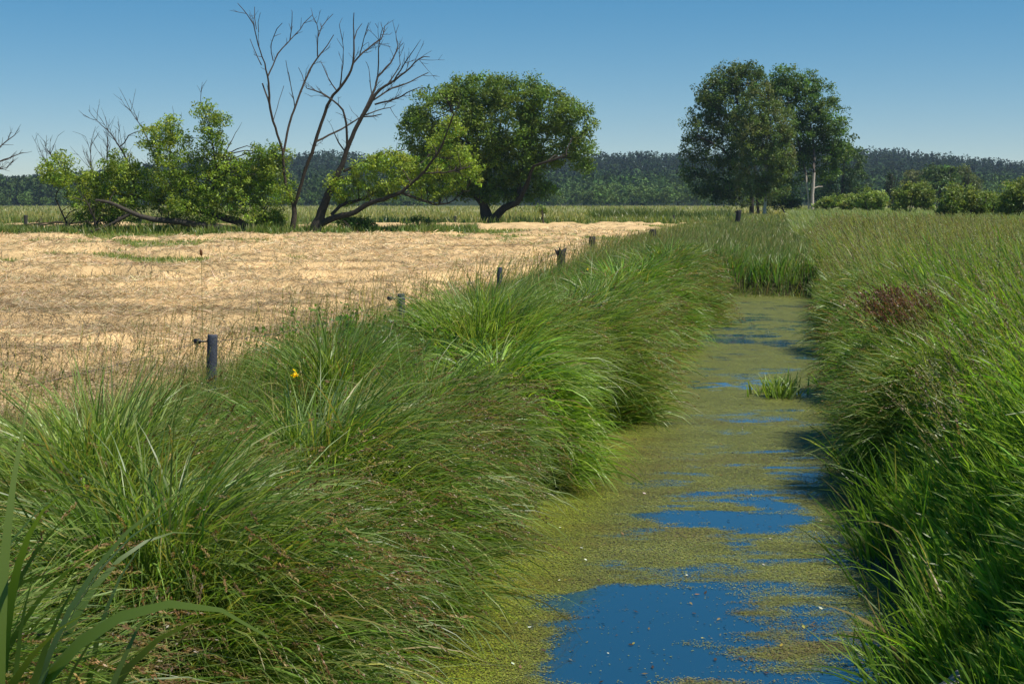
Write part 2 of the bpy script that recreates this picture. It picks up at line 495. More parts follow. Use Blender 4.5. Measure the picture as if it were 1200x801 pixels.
HX = rng.uniform(-40, 12, 700); HY = np.exp(rng.uniform(math.log(12), math.log(120), 700)); HX = HX * HY / 95 - 0.04 * HY
HR, HH = rng.uniform(0.2, 0.6, 700), rng.uniform(0.06, 0.24, 700)


def heaps(x, y):
    x, y = np.asarray(x, float), np.asarray(y, float)
    o = np.zeros(x.shape)
    for a, b, r, k in zip(HX, HY, HR, HH):
        m = (np.abs(x - a) < 5 * r) & (np.abs(y - b) < 2.5 * r)
        if m.any():
            o[m] += k * np.exp(-((x[m] - a) / (1.8 * r)) ** 2 - ((y[m] - b) / r) ** 2)
    return o


def hay_h(x, y):
    a = fbm(x / 3.4 + y / 14, y / 1.6, 41, 4)
    b = np.abs(fbm(x / 1.6, y / 0.9, 47, 3) - 0.5) * 2
    c = fbm(x / 9, y / 7, 52, 3)
    h = -0.03 + 1.1 * (a - 0.5) + 0.2 * (0.35 - b) + 0.3 * (c - 0.5) + 0.25 * (fbm(x / 0.7, y / 0.45, 49, 3) - 0.5)
    h = h + heaps(x, y)
    vv = x - SL * y + 0.9 * (fbm(x / 2, y / 2, 56) - 0.5)
    h = h - 2.0 * sst(-5.5, -4.5, vv)
    strip = sst(84, 88, y + 3 * (fbm(x / 5, y / 9, 57) - 0.5)) * (1 - sst(96, 101, y)) * (1 - sst(-5, 2, x))
    h = h - 1.2 * strip - 0.8 * sst(121, 126, y + 4 * (fbm(x / 6, 0 * y, 58) - 0.5))
    return np.clip(h, -0.12, 0.32)


H = hay_h(X, Y)
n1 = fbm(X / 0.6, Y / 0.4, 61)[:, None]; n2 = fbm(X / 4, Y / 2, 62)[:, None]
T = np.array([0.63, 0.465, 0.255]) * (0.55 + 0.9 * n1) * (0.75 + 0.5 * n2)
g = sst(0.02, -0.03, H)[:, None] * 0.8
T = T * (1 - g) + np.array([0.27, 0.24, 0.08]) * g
hs = Soup()
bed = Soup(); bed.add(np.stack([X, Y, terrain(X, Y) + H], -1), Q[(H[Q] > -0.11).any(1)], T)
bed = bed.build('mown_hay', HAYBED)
n = 420000
D = 1 / np.sqrt(rng.uniform(1 / 90 ** 2, 1 / 9.0 ** 2, n)) if False else np.exp(rng.uniform(math.log(10), math.log(95), n))
x = D * rng.uniform(-0.42, 0.2, n)
h = hay_h(x, D); k = (h > -0.01) & (x - SL * D < -4.7)
x, D, h = x[k], D[k], h[k]; n = len(x)
az = 4 * fbm(x / 1.5, D / 1.0, 63, 2) + rng.normal(0, 0.55, n) + PI * rng.integers(0, 2, n)
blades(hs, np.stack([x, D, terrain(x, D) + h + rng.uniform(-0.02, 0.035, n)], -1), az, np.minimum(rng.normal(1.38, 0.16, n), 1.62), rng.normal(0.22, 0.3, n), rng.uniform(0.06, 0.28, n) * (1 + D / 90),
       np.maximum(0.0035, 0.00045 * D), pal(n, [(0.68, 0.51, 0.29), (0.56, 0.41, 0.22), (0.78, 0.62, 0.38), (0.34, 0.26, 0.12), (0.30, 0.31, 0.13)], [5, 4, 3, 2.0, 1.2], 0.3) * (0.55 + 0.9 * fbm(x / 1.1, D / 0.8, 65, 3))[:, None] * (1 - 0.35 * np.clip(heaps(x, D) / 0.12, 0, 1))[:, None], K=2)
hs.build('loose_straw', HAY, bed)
tag(bed, 'pale mown hay lying in loose swaths across the field', 'hay', kind='stuff')

# green aftergrowth between the swaths
st = Soup()
n = 150000
D = np.exp(rng.uniform(math.log(11), math.log(125), n)); x = D * rng.uniform(-0.42, 0.2, n)
h = hay_h(x, D); k = (h < 0.0) & (x - SL * D < -4.9)
x, D = x[k], D[k]; n = len(x)
blades(st, np.stack([x, D, terrain(x, D) - 0.01], -1), rng.uniform(0, 2 * PI, n), np.abs(rng.normal(0.2, 0.25, n)), rng.normal(0.3, 0.3, n), rng.uniform(0.05, 0.14, n) * (1 + D / 120),
       np.maximum(0.004, 0.0007 * D), pal(n, [(0.13, 0.17, 0.04), (0.25, 0.22, 0.09), (0.09, 0.13, 0.03)]), K=2)
tag(st.build('stubble_grass', GRASS), 'short green stubble showing between swaths of hay', 'grass', kind='stuff')

# ------------------------------------------------------------------ left bank grass
G1, G2, G3, G4 = (0.070, 0.125, 0.020), (0.095, 0.145, 0.036), (0.055, 0.105, 0.018), (0.13, 0.165, 0.06)
STRAW, BROWN, RUST = (0.34, 0.27, 0.12), (0.105, 0.065, 0.033), (0.13, 0.075, 0.04)
lb = Soup()


def roots(D, v, dz=0.0):
    x = v + SL * D
    return np.stack([x, D, terrain(x, D) + dz - 0.03], -1)


D, v_ = area(75000, 2.2, 48, lambda g: 0 * g - 5.7, lambda g: 0 * g - 2.35, 1.25)
n = len(D)
patch = fbm(v_ / 1.2 + 7, D / 1.8, 71)
tall = (0.42 + 0.45 * patch) * (1 - 0.45 * sst(-4.0, -3.0, v_))
t = pal(n, [G1, G2, G3, G4, STRAW], [4, 4, 4, 2.4, 0.25], 0.32)
t *= (0.8 + 0.5 * fbm(v_ / 0.8, D / 1.1, 73))[:, None]
tp = t * 0.6 + 0.4 * pal(n, [G2, G4, (0.2, 0.18, 0.07)], [3, 3, 0.6])
azf = -0.1 + 3.0 * (fbm(v_ / 0.35 + 3, D / 0.4, 75, 2) - 0.5) + rng.normal(0, 0.5, n)
stray = rng.uniform(0, 1, n) < 0.12
azf[stray] = rng.uniform(0, 2 * PI, int(stray.sum())); t[stray] *= np.array([1.5, 1.25, 1.3])
blades(lb, roots(D, v_), azf, np.abs(rng.normal(0.26, 0.18, n)), np.clip(rng.normal(0.8, 0.5, n), 0, 2.2), tall * rng.uniform(0.6, 1.15, n),
       np.maximum(rng.uniform(0.006, 0.016, n), 0.0009 * D), t, K=5, tip=tp, twist=1.0)
# fence strip: finer, paler meadow grass with seed heads
D, v_ = area(62000, 7, 60, lambda g: 0 * g - 6.2, lambda g: 0 * g - 4.2, 1.3)
n = len(D)
t = pal(n, [G2, (0.13, 0.15, 0.055), STRAW, G1], [4, 3, 0.6, 5])
blades(lb, roots(D, v_), rng.normal(0.0, 1.0, n), np.abs(rng.normal(0.15, 0.14, n)), np.abs(rng.normal(0.5, 0.4, n)), rng.uniform(0.38, 0.85, n) * (1 - 0.5 * sst(-5.3, -6.2, v_)),
       np.maximum(0.004, 0.00042 * D), t, K=4, tip=t * 0.6 + 0.4 * pal(n, [STRAW, (0.15, 0.16, 0.07)], [1, 2]))
D, v_ = area(2600, 8, 60, lambda g: 0 * g - 6.6, lambda g: 0 * g - 4.0, 1.2)
n = len(D)
tp_, d_ = blades(lb, roots(D, v_), rng.normal(0.2, 1.0, n), np.abs(rng.normal(0.1, 0.1, n)), np.abs(rng.normal(0.3, 0.25, n)), rng.uniform(0.6, 1.12, n),
                 np.maximum(0.0028, 0.0003 * D), pal(n, [STRAW, (0.2, 0.18, 0.08), (0.15, 0.15, 0.06)]), K=4, taper=False)
heads(lb, tp_, d_, rng.uniform(0.08, 0.18, n), np.maximum(0.007, 0.0004 * D), 16, pal(n, [(0.20, 0.15, 0.08), (0.14, 0.11, 0.06), (0.22, 0.18, 0.09), (0.2, 0.12, 0.09)]))
# farther left bank, mixed grass with pinkish brown heads
D, v_ = area(60000, 42, 190, lambda g: -5.6 - 0.02 * g, lambda g: 0 * g + 1.2, 1.2)
n = len(D)
t = pal(n, [G1, G2, (0.16, 0.15, 0.06), (0.19, 0.13, 0.075), G4], [4, 3, 2, 1.2, 1])
blades(lb, roots(D, v_), rng.normal(0.4, 1.1, n), np.abs(rng.normal(0.2, 0.15, n)), np.abs(rng.normal(0.6, 0.4, n)), rng.uniform(0.4, 0.95, n) * (1 - 0.35 * sst(60, 130, D)),
       np.maximum(0.02, 0.00062 * D), t, K=3, tip=t * 0.6 + 0.4 * np.array([0.22, 0.17, 0.09]))
tag(lb.build('bank_grass', GRASS), 'rough green and straw grass covering the left bank along the fence', 'grass', kind='stuff')

# leafy weeds on the left bank
wd = Soup()
for (cx, cy_, r, k) in ((470, 405, 26, 26), (520, 420, 30, 26), (405, 400, 30, 18), (430, 425, 26, 16), (560, 400, 22, 14), (330, 440, 26, 10), (720, 290, 30, 14), (610, 395, 16, 8)):
    Dc = ground_D(cy_ + 8, 0.25)
    for _ in range(k):
        c = at(cx + rng.normal(0, r), cy_, Dc + rng.normal(0, 1.0))
        b = np.array([c[0], c[1], float(terrain(c[0], c[1]))])
        hh = rng.uniform(0.55, 0.85)
        tip = b + np.array([rng.normal(0.05, 0.06), rng.normal(0, 0.06), hh])
        wd.tube(np.linspace(b, tip, 3), [0.004, 0.004, 0.003], (0.07, 0.1, 0.03), 4)
        m = 44
        f = rng.uniform(0.35, 1, m)
        P = b + (tip - b) * f[:, None] + rng.normal(0, 0.07, (m, 3)) * np.array([1, 1, 0.3])
        cards(wd, P, rng.uniform(0.06, 0.12, m) * (1.25 - 0.5 * f), pal(m, [(0.06, 0.12, 0.02), (0.08, 0.14, 0.025), (0.045, 0.09, 0.015)]), aspect=0.5, up=0.8)
tag(wd.build('leafy_weeds', GRASS), 'dark leafy weeds among the grass below the fence posts', 'weeds', kind='stuff')


# ------------------------------------------------------------------ sedge tussocks
def tussock(v0, D0, r, Lm, nb, label, cols, wts=None, nh=0, wid=0.0122, bend=1.5, lean=0.5, headtint=BROWN, K=7, side=1, grp='sedge tussocks along the ditch', name='sedge_tussock', ped=0.42):
    nb = int(nb * 0.52); nh = int(nh * 0.42)
    c = roots(np.array([D0]), np.array([v0]))[0]
    e = thing(name, label, 'sedge', c, grp)
    s = Soup()
    a = rng.uniform(0, 2 * PI, nb); q = np.sqrt(rng.uniform(0, 1, nb))
    R = np.stack([c[0] + r * q * np.cos(a), c[1] + 1.25 * r * q * np.sin(a), 0 * a], -1)
    R[:, 2] = terrain(R[:, 0], R[:, 1]) - 0.02 + ped * (1 - q ** 2)
    tuft = 2.2 * (fbm(R[:, 0] / 0.13, R[:, 1] / 0.13, 82, 2) - 0.5)              # blades of one tuft bend together
    dx = np.cos(a) * (0.25 + q) + lean * side + rng.normal(0, 0.35, nb)
    dy = np.sin(a) * (0.25 + q) + rng.normal(0, 0.35, nb) - 0.1
    az = np.arctan2(dy, dx) + tuft * 0.8
    t = pal(nb, cols, wts, 0.3)
    pale = rng.uniform(0, 1, nb) < 0.18; t[pale] = pal(int(pale.sum()), [(0.17, 0.2, 0.085), (0.20, 0.21, 0.10), (0.14, 0.19, 0.06)])  # pale share of blades: sheen of lit strands put into the tint
    dead = rng.uniform(0, 1, nb) < 0.05; t[dead] = pal(int(dead.sum()), [(0.24, 0.19, 0.09), (0.17, 0.12, 0.06)])
    t *= (0.6 + 0.8 * fbm(R[:, 0] / 0.13, R[:, 1] / 0.13, 81))[:, None] * rng.uniform(0.8, 1.25)
    W = np.maximum(rng.uniform(0.6, 1.5, nb) * wid, 0.0009 * D0)
    stray = rng.uniform(0, 1, nb) < 0.08
    az = np.where(stray, rng.uniform(0, 2 * PI, nb), az)
    blades(s, R, az, np.abs(rng.normal(0.08 + 0.55 * q, 0.14, nb)), np.clip(rng.normal(bend, 0.45, nb) + 0.5 * tuft, 0.15, 2.5), Lm * rng.uniform(0.5, 1.15, nb), W, t, K=K, p=1.25,
           tip=t * 0.7 + 0.3 * np.array([0.14, 0.16, 0.06]), twist=0.95)
    s.build('leaves', GRASS, e, c)
    if nh:
        s = Soup()
        nh = int(nh * 1.7)
        pr = 0.15 + q * (1 + side * np.cos(a)); i = rng.choice(nb, nh, p=pr / pr.sum())
        tp_, d_ = blades(s, R[i], az[i] + rng.normal(0, 0.25, nh), np.abs(rng.normal(0.22, 0.12, nh)), np.clip(rng.normal(bend * 1.05, 0.35, nh), 0.3, 2.4), Lm * rng.uniform(0.85, 1.2, nh),
                         max(0.0025, 0.0003 * D0), pal(nh, [(0.12, 0.13, 0.04), (0.16, 0.13, 0.05)]), K=K, p=1.2, taper=False)
        hl = rng.uniform(0.10, 0.2, nh)
        heads(s, tp_, d_, hl, np.maximum(0.007, 0.00045 * D0), 30, pal(nh, [headtint, RUST, (0.2, 0.14, 0.075)], [3, 1.2, 1.5]))
        s.build('seed_heads', GRASS, e, c)
    return e


SG = [G1, G2, G3, G4, (0.2, 0.17, 0.07)]
SW = [3, 4, 3, 2.2, 0.4]
tussock(-3.15, 4.6, 0.5, 1.05, 7000, 'nearest sedge tussock, behind the broad strap leaves at the lower left corner', SG, SW, 330)
tussock(-3.0, 6.7, 0.6, 1.15, 11500, 'big arching sedge tussock full of rust brown seed heads at the bottom of the photo', SG, SW, 620)
tussock(-4.1, 8.3, 0.55, 0.95, 6500, 'pale upright sedge tussock nearest to the first fence post', [G2, G4, (0.15, 0.18, 0.08)], None, 120, bend=1.0, lean=0.4)
tussock(-3.05, 9.2, 0.62, 1.2, 11000, 'broad sedge tussock whose brown heads droop over the open blue water', SG, SW, 560)
tussock(-3.0, 11.7, 0.5, 1.0, 7000, 'low sedge tussock in front of the yellow green drooping grass clump', SG, SW, 240)
tussock(-4.1, 12.6, 0.5, 0.9, 5000, 'small sedge tussock behind the leafy weeds, right of the yellow flower', [G1, G2, G4], None, 60, bend=1.1, lean=0.3)
tussock(-2.85, 14.3, 0.55, 1.05, 5600, 'yellow green clump of wide drooping leaves between two dark sedge tussocks', [(0.10, 0.16, 0.02), (0.125, 0.185, 0.026), (0.075, 0.13, 0.018)], None, 0, wid=0.02, bend=1.9, name='grass_clump')
tussock(-3.55, 17.0, 0.75, 1.25, 9000, 'tall domed sedge tussock with pale crest below the broken post', [G1, G2, G4, G4], None, 120, bend=1.25)
tussock(-2.8, 18.6, 0.7, 1.25, 9500, 'dark shaggy sedge tussock hanging low over the small blue gap in the weed', SG, SW, 420)
tussock(-2.9, 22.8, 0.7, 1.15, 7500, 'sedge tussock fringed with brown heads opposite the islet of iris leaves', SG, SW, 380)
tussock(-3.0, 27.5, 0.8, 1.25, 7000, 'bright green sedge tussock beside the dark clear pool', [(0.085, 0.15, 0.022), G1, G2], None, 200)
tussock(-2.8, 33.0, 0.9, 1.3, 6500, 'rounded sedge tussock next to the far end of the water', SG, SW, 260)
tussock(-3.0, 38.8, 0.95, 1.2, 5500, 'farthest sedge tussock on the left bank, beside the brown earth bank', SG, SW, 160)
# right bank tussocks lean to the left
tussock(1.6, 13.6, 0.5, 0.95, 7500, 'sedge tussock overhanging the right edge of the ditch nearest the iris islet', SG, SW, 140, side=-1)
tussock(1.6, 16.5, 0.5, 0.95, 6000, 'sedge tussock on the right bank under the purple grass heads', SG, SW, 120, side=-1)
tussock(1.65, 20.5, 0.55, 0.95, 5000, 'sedge tussock on the right bank just beyond the iris islet', SG, SW, 120, side=-1, headtint=(0.2, 0.11, 0.08))
tussock(1.75, 26.5, 0.65, 1.0, 4500, 'sedge tussock on the right bank beside the dark clear pool', SG, SW, 100, side=-1, headtint=(0.2, 0.11, 0.08))


# ------------------------------------------------------------------ strap leaved plants
def strap(name, label, cat, base, n, L, W, spread, cols, az0=None, azs=PI, bend=(0.5, 0.3), tilt=(0.15, 0.1), K=8, group=None, flowers=0, fl=None, twist=0.4, p=2.0):
    e = thing(name, label, cat, base, group)
    s = Soup()
    base = np.asarray(base, float)
    R = base + rng.normal(0, 1, (n, 3)) * np.array([spread[0], spread[1], 0])
    az = rng.uniform(0, 2 * PI, n) if az0 is None else rng.normal(az0, azs, n)
    t = pal(n, cols)
    blades(s, R, az, np.abs(rng.normal(tilt[0], tilt[1], n)), np.clip(rng.normal(bend[0], bend[1], n), 0, 2.2), L * rng.uniform(0.6, 1.1, n), W * rng.uniform(0.75, 1.2, n), t, K=K, p=p, twist=twist,
           tip=t * 0.7 + 0.3 * np.array([0.17, 0.18, 0.06]))
    s.build('leaves', GRASS, e, base)
    for q in (fl or []):
        q = np.asarray(q, float)
        f = Soup()
        b = np.array([q[0] + 0.02, q[1], q[2] - 0.45])
        f.tube(np.linspace(b, q, 3), [0.004, 0.004, 0.003], (0.08, 0.13, 0.03), 5)
        st_ = f.build('stalk', GRASS, e, base)
        f = Soup()
        m = 14
        cards(f, q + rng.normal(0, 0.013, (m, 3)), rng.uniform(0.03, 0.045, m), pal(m, [(0.80, 0.52, 0.01), (0.85, 0.60, 0.02)], None, 0.05), aspect=0.7, up=0.6)
        f.build('flower', GRASS, e, base)
    return e


DK = [(0.034, 0.07, 0.014), (0.05, 0.092, 0.016), (0.027, 0.055, 0.012)]
b = np.array([-1.58, 3.8, 0]); b[2] = float(terrain(b[0], b[1]))
strap('strap_leaf_plant', 'dark plant with wide strap leaves bending right in the lower left corner', 'plant', b, 34, 2.15, 0.075, (0.13, 0.13), DK, 0.05, 0.8, (1.5, 0.6), (0.07, 0.05), K=16, p=3.5)
b = np.array([-1.95, 4.5, 0]); b[2] = float(terrain(b[0], b[1]))
strap('strap_leaf_plant', 'second wide strap leaf plant, just above the one filling the lower left corner', 'plant', b, 16, 1.7, 0.045, (0.12, 0.1), DK, 0.0, 0.8, (1.3, 0.5), (0.08, 0.06), K=14, p=3.0)
b = at(915, 412, 20.6); b[2] = WATER - 0.1
strap('iris_clump', 'small islet of iris leaves standing in the water near the right bank', 'iris', b, 130, 0.5, 0.04, (0.16, 0.18), [(0.13, 0.19, 0.06), (0.09, 0.15, 0.03), (0.17, 0.21, 0.10)], None, PI, (0.6, 0.35), (0.3, 0.15))
b = at(690, 335, 29.0); b[2] = float(terrain(b[0], b[1]))
strap('iris_clump', 'iris clump with yellow flowers below the broken fence post', 'iris', b, 260, 1.05, 0.03, (0.75, 0.8), [(0.12, 0.17, 0.055), (0.08, 0.14, 0.028), (0.16, 0.2, 0.09)], 0.2, 0.9, (0.8, 0.3), (0.2, 0.1),
      fl=[at(688, 316, 28.6), at(697, 320, 28.8), at(686, 324, 28.5)])
b = at(345, 462, 11.0); b[2] = float(terrain(b[0], b[1]))
strap('iris_clump', 'iris clump with a single yellow flower right of the first fence post', 'iris', b, 16, 0.75, 0.028, (0.3, 0.2), [(0.1, 0.16, 0.035), (0.14, 0.19, 0.07)], None, PI, (0.5, 0.4), (0.15, 0.1), fl=[at(347, 438, 10.9)])
b = at(905, 334, 44.3); b[2] = -0.45
strap('iris_clump', 'bed of dark upright iris leaves closing the far end of the water', 'iris', b, 460, 1.0, 0.04, (0.95, 1.0), [(0.06, 0.12, 0.02), (0.08, 0.15, 0.022), (0.045, 0.09, 0.016)], None, PI, (0.7, 0.4), (0.2, 0.14))
b = at(845, 300, 46.5); b[2] = -0.2
strap('iris_clump', 'lighter iris leaves left of the far end of the water', 'iris', b, 300, 1.0, 0.04, (1.3, 0.9), [(0.08, 0.15, 0.025), (0.1, 0.17, 0.03)], 0.3, 0.9, (0.7, 0.3), (0.2, 0.1))
b = at(1085, 792, 8.3); b[2] = WATER - 0.05
strap('reed_shoot', 'few young reed shoots rising from the water beside the stone', 'reed', b, 8, 0.5, 0.018, (0.10, 0.08), [(0.13, 0.2, 0.03)], PI, 0.7, (0.5, 0.3), (0.4, 0.2))
b = at(1004, 742, 8.9); b[2] = WATER - 0.05
strap('reed_shoot', 'two short lone reed leaves standing in the open water', 'reed', b, 3, 0.3, 0.016, (0.03, 0.03), [(0.07, 0.12, 0.03)], 0.4, 0.6, (0.5, 0.2), (0.1, 0.1))

# broad dock leaves on the right bank
b = at(1052, 590, 13.2); b[2] = -0.6
e = thing('dock_plant', 'dock plant with broad oval leaves in the shade of the right bank', 'plant', b)
s = Soup()
n = 11
blades(s, b + rng.normal(0, 0.1, (n, 3)) * np.array([1, 1, 0]), rng.normal(PI, 0.9, n), np.abs(rng.normal(0.35, 0.25, n)), rng.normal(0.7, 0.3, n), rng.uniform(0.4, 0.75, n), 0.14, pal(n, [(0.05, 0.11, 0.02), (0.07, 0.14, 0.02)]), K=7, twist=0.8)
s.build('leaves', GRASS, e, b)

# stone at the lower right edge
b = at(1130, 806, 7.0); b[2] -= 0.16
n1_, n2_ = 28, 18
a_ = np.linspace(0, 2 * PI, n1_, endpoint=False); c_ = np.linspace(0, PI, n2_)
A_, C_ = np.meshgrid(a_, c_, indexing='ij')
nx, ny, nz = np.cos(A_) * np.sin(C_), np.sin(A_) * np.sin(C_), np.cos(C_)
rr = 1 + 0.5 * (fbm(nx * 2.2 + 5, ny * 2.2 + nz * 1.7, 91) - 0.5)
V = np.stack([nx * rr * 0.26, ny * rr * 0.2, nz * rr * 0.22], -1)
i, j = np.meshgrid(np.arange(n1_), np.arange(n2_ - 1), indexing='ij')
Q = np.stack([i * n2_ + j, ((i + 1) % n1_) * n2_ + j, ((i + 1) % n1_) * n2_ + j + 1, i * n2_ + j + 1], -1).reshape(-1, 4)
o = mesh_np('stone', V.reshape(-1, 3), Q, STONE, np.tile([0.36, 0.34, 0.30], (V.size // 3, 1)))
o.location = (float(b[0]), float(b[1]), float(b[2]))
tag(o, 'pale grey stone at the foot of the right bank', 'stone')

# ------------------------------------------------------------------ right bank reed grass
rb = Soup()
R1, R2, R3, R4 = (0.095, 0.165, 0.024), (0.125, 0.20, 0.03), (0.062, 0.12, 0.02), (0.15, 0.19, 0.07)
edge = lambda g: 0.85 + 0.0 * g
D, v_ = area(60000, 4.0, 26, lambda g: 0 * g + 1.0, lambda g: np.clip(0.18 * g + 1.0, 4.2, 6.5), 1.35)
n = len(D)
t = pal(n, [R1, R2, R3, R4], [3, 3, 2.2, 1.4], 0.3)
t *= (0.6 + 0.8 * fbm(v_ / 0.5, D / 0.7, 101))[:, None] * (1.15 - 0.3 * sst(8, 18, D))[:, None]
hgt = (0.34 + 0.76 * sst(1.0, 2.4, v_)) * (0.6 + 0.8 * fbm(v_ / 0.5, D / 0.7, 105))
blades(rb, roots(D, v_) + np.array([0, 0, 1]) * (rng.uniform(0, 0.45, n) * hgt)[:, None], rng.normal(PI, 0.7, n), np.abs(rng.normal(0.3, 0.18, n)), np.clip(rng.normal(0.55, 0.4, n), 0, 2), hgt * rng.uniform(0.55, 1.0, n),
       np.maximum(rng.uniform(0.014, 0.04, n), 0.0009 * D), t, K=5, tip=t * 0.75 + 0.25 * np.array([0.2, 0.22, 0.06]), twist=1.2)
rf = Soup()
D, v_ = area(42000, 22, 75, lambda g: 0 * g + 1.05, lambda g: 0.19 * g + 3.5, 1.35)
n = len(D)
t = pal(n, [R1, R3, R4, (0.14, 0.16, 0.09)], [3, 3, 2.4, 2.2], 0.28)
t *= (0.75 + 0.5 * fbm(v_ / 1.6, D / 2.5, 103))[:, None]
hgt = (0.6 + 0.5 * sst(0.9, 2.4, v_))
blades(rf, roots(D, v_), rng.normal(PI, 0.6, n), np.abs(rng.normal(0.25, 0.14, n)), np.clip(rng.normal(0.5, 0.35, n), 0, 2), hgt * rng.uniform(0.65, 1.15, n), np.maximum(0.02, 0.0009 * D), t, K=4,
       tip=t * 0.5 + 0.5 * pal(n, [(0.14, 0.17, 0.08), (0.2, 0.2, 0.13), (0.19, 0.15, 0.11)], [3, 2.4, 0.9]), twist=0.8)
D, v_ = area(70000, 70, 240, lambda g: 0 * g + 0.9, lambda g: 0.22 * g + 6, 1.0)
n = len(D)
t = pal(n, [(0.085, 0.12, 0.04), (0.12, 0.15, 0.06), (0.16, 0.17, 0.09), (0.16, 0.13, 0.08)], [3, 3, 2, 0.5], 0.25)
blades(rf, roots(D, v_), rng.normal(PI, 0.7, n), np.abs(rng.normal(0.25, 0.15, n)), np.clip(rng.normal(0.5, 0.35, n), 0, 2), rng.uniform(0.75, 1.3, n), np.maximum(0.03, 0.0008 * D), t, K=3,
       tip=pal(n, [(0.2, 0.21, 0.13), (0.16, 0.19, 0.09), (0.2, 0.15, 0.11)], [3, 3, 0.5]), twist=0.8)
D, v_ = area(2600, 5.5, 24, lambda g: 0 * g + 0.72, lambda g: 0 * g + 1.1, 1.5)
k = rng.uniform(0, 1, len(D)) < sst(0.38, 0.62, fbm(D / 0.7, v_ * 0, 107)); D, v_ = D[k], v_[k]; n = len(D)
t = pal(n, [R1, R2, R3, (0.2, 0.17, 0.08)], [3, 3, 2, 0.6], 0.3)
blades(rb, roots(D, v_), rng.normal(PI, 0.8, n), np.abs(rng.normal(0.35, 0.25, n)), np.clip(rng.normal(0.6, 0.5, n), 0, 2.2), rng.uniform(0.35, 0.9, n), np.maximum(rng.uniform(0.01, 0.03, n), 0.0009 * D), t, K=6, twist=1.2)
# flowering stems
D, v_ = area(7500, 9.5, 70, lambda g: 0 * g + 1.35, lambda g: np.minimum(0.19 * g + 1.2, 11), 1.25)
n = len(D)
hgt = 0.85 + 0.55 * sst(1.0, 2.6, v_)
tp_, d_ = blades(rf, roots(D, v_), rng.normal(PI, 0.45, n), np.abs(rng.normal(0.2, 0.08, n)), np.abs(rng.normal(0.4, 0.2, n)), hgt * rng.uniform(0.85, 1.15, n), np.maximum(0.0035, 0.00035 * D),
                 pal(n, [(0.14, 0.16, 0.06), (0.2, 0.17, 0.08)]), K=5, taper=False)
heads(rf, tp_, d_, rng.uniform(0.12, 0.26, n), np.maximum(0.011, 0.0005 * D), 18, pal(n, [(0.14, 0.125, 0.085), (0.12, 0.09, 0.075), (0.19, 0.185, 0.13), (0.14, 0.085, 0.09)], [3, 1.4, 3, 1.6]))
tag(rb.build('reed_grass', REED), 'broad leaved bright reed grass leaning left on the near right bank', 'grass', kind='stuff')
tag(rf.build('meadow_reed', GRASS), 'pale tall grass stretching from the right bank to the willow shrubs', 'grass', kind='stuff')

# purple flowering clump
b0 = at(1050, 460, 16.5)
c = roots(np.array([15.6]), np.array([b0[0] - SL * 15.6 + 0.12]))[0]; c[2] += 0.1
e = thing('purple_grass_clump', 'clump of reed grass with dark purple plumes on the right bank', 'grass clump', c)
s = Soup(); h_ = Soup(); n = 260
R = c + rng.normal(0, 1, (n, 3)) * np.array([0.22, 0.38, 0])
tp_, d_ = blades(s, R, rng.normal(PI, 0.3, n), np.abs(rng.normal(0.16, 0.06, n)), np.abs(rng.normal(0.55, 0.15, n)), rng.uniform(1.05, 1.35, n), 0.006, pal(n, [R3, (0.12, 0.1, 0.05)]), K=5, taper=False)
s.build('stems', GRASS, e, c)
heads(h_, tp_, d_, rng.uniform(0.16, 0.3, n), 0.014, 26, pal(n, [(0.105, 0.045, 0.05), (0.15, 0.07, 0.07), (0.08, 0.04, 0.04)]))
h_.build('plumes', GRASS, e, c)

# lone brown headed stem in front of the hay
b = at(236, 345, 15.2); b[2] = 0.0
e = thing('seed_stem', 'single tall thin stem with a dark brown head against the hay', 'plant', b)
s = Soup(); p1 = at(236, 300, 15.2)
s.tube(np.linspace(b, p1, 4), [0.0035, 0.0035, 0.003, 0.003], (0.2, 0.17, 0.08), 5); s.build('stalk', GRASS, e, b)
s = Soup(); s.tube(np.linspace(p1, at(235.5, 308, 15.2) + np.array([0, 0, 0.155]), 5), [0.006, 0.016, 0.017, 0.015, 0.004], (0.13, 0.05, 0.02), 8); s.build('seed_head', GRASS, e, b)


# ------------------------------------------------------------------ fence
def post(px, top, wpx, D, bottom, label, tint=(0.16, 0.165, 0.17), lean=0.0, broken=False, knob=False, group='fence posts along the field', rough=False):
    t = at(px, top, D); r = wpx * D / F / 2
    bz = float(terrain(t[0], D)) - 0.15
    hgt = t[2] - bz
    e = thing('fence_post', label, 'post', (t[0] - lean * hgt, D, bz), group)
    s = Soup()
    q = np.array([0, 0.3, 0.6, 0.9, 0.985, 1.0, 1.0])
    P = np.stack([lean * hgt * q, 0.01 * np.sin(q * 7), hgt * q], -1)
    P[-1, 2] += 0.002
    R_ = r * np.array([1.05, 1.03, 1.0, 1.0, 0.99, 0.93, 0.02])
    s.tube(P, R_, tint, 14)
    s.build('shaft', WOOD, e)
    if broken:
        for (dx, dz, rr, hh) in ((-0.5, -0.22, 0.45, 0.28), (0.35, 0.02, 0.55, 0.16), (-0.2, 0.04, 0.3, 0.2)):
            s = Soup()
            p0 = np.array([lean * hgt + dx * r, 0, hgt + dz * hgt * 0.4 - 0.05]); p1 = p0 + np.array([dx * r * 2.2, 0.02, hh * 0.6])
            s.tube(np.linspace(p0, p1, 4), r * rr * np.array([1, 0.9, 0.6, 0.1]), tint, 7)
            s.build('splinter', WOOD, e)
    if knob:
        s = Soup()
        p0 = np.array([lean * hgt - r * 0.6, -0.01, hgt - 0.06])
        s.tube(np.array([p0, p0 + [-r * 1.6, 0, 0], p0 + [-r * 1.8, 0, 0.0], p0 + [-r * 2.9, 0, 0], p0 + [-r * 3.1, 0, 0]]), np.array([0.008, 0.008, 0.022, 0.026, 0.004]), (0.012, 0.012, 0.014), 10)
        s.build('insulator', PLAST, e)
    return t


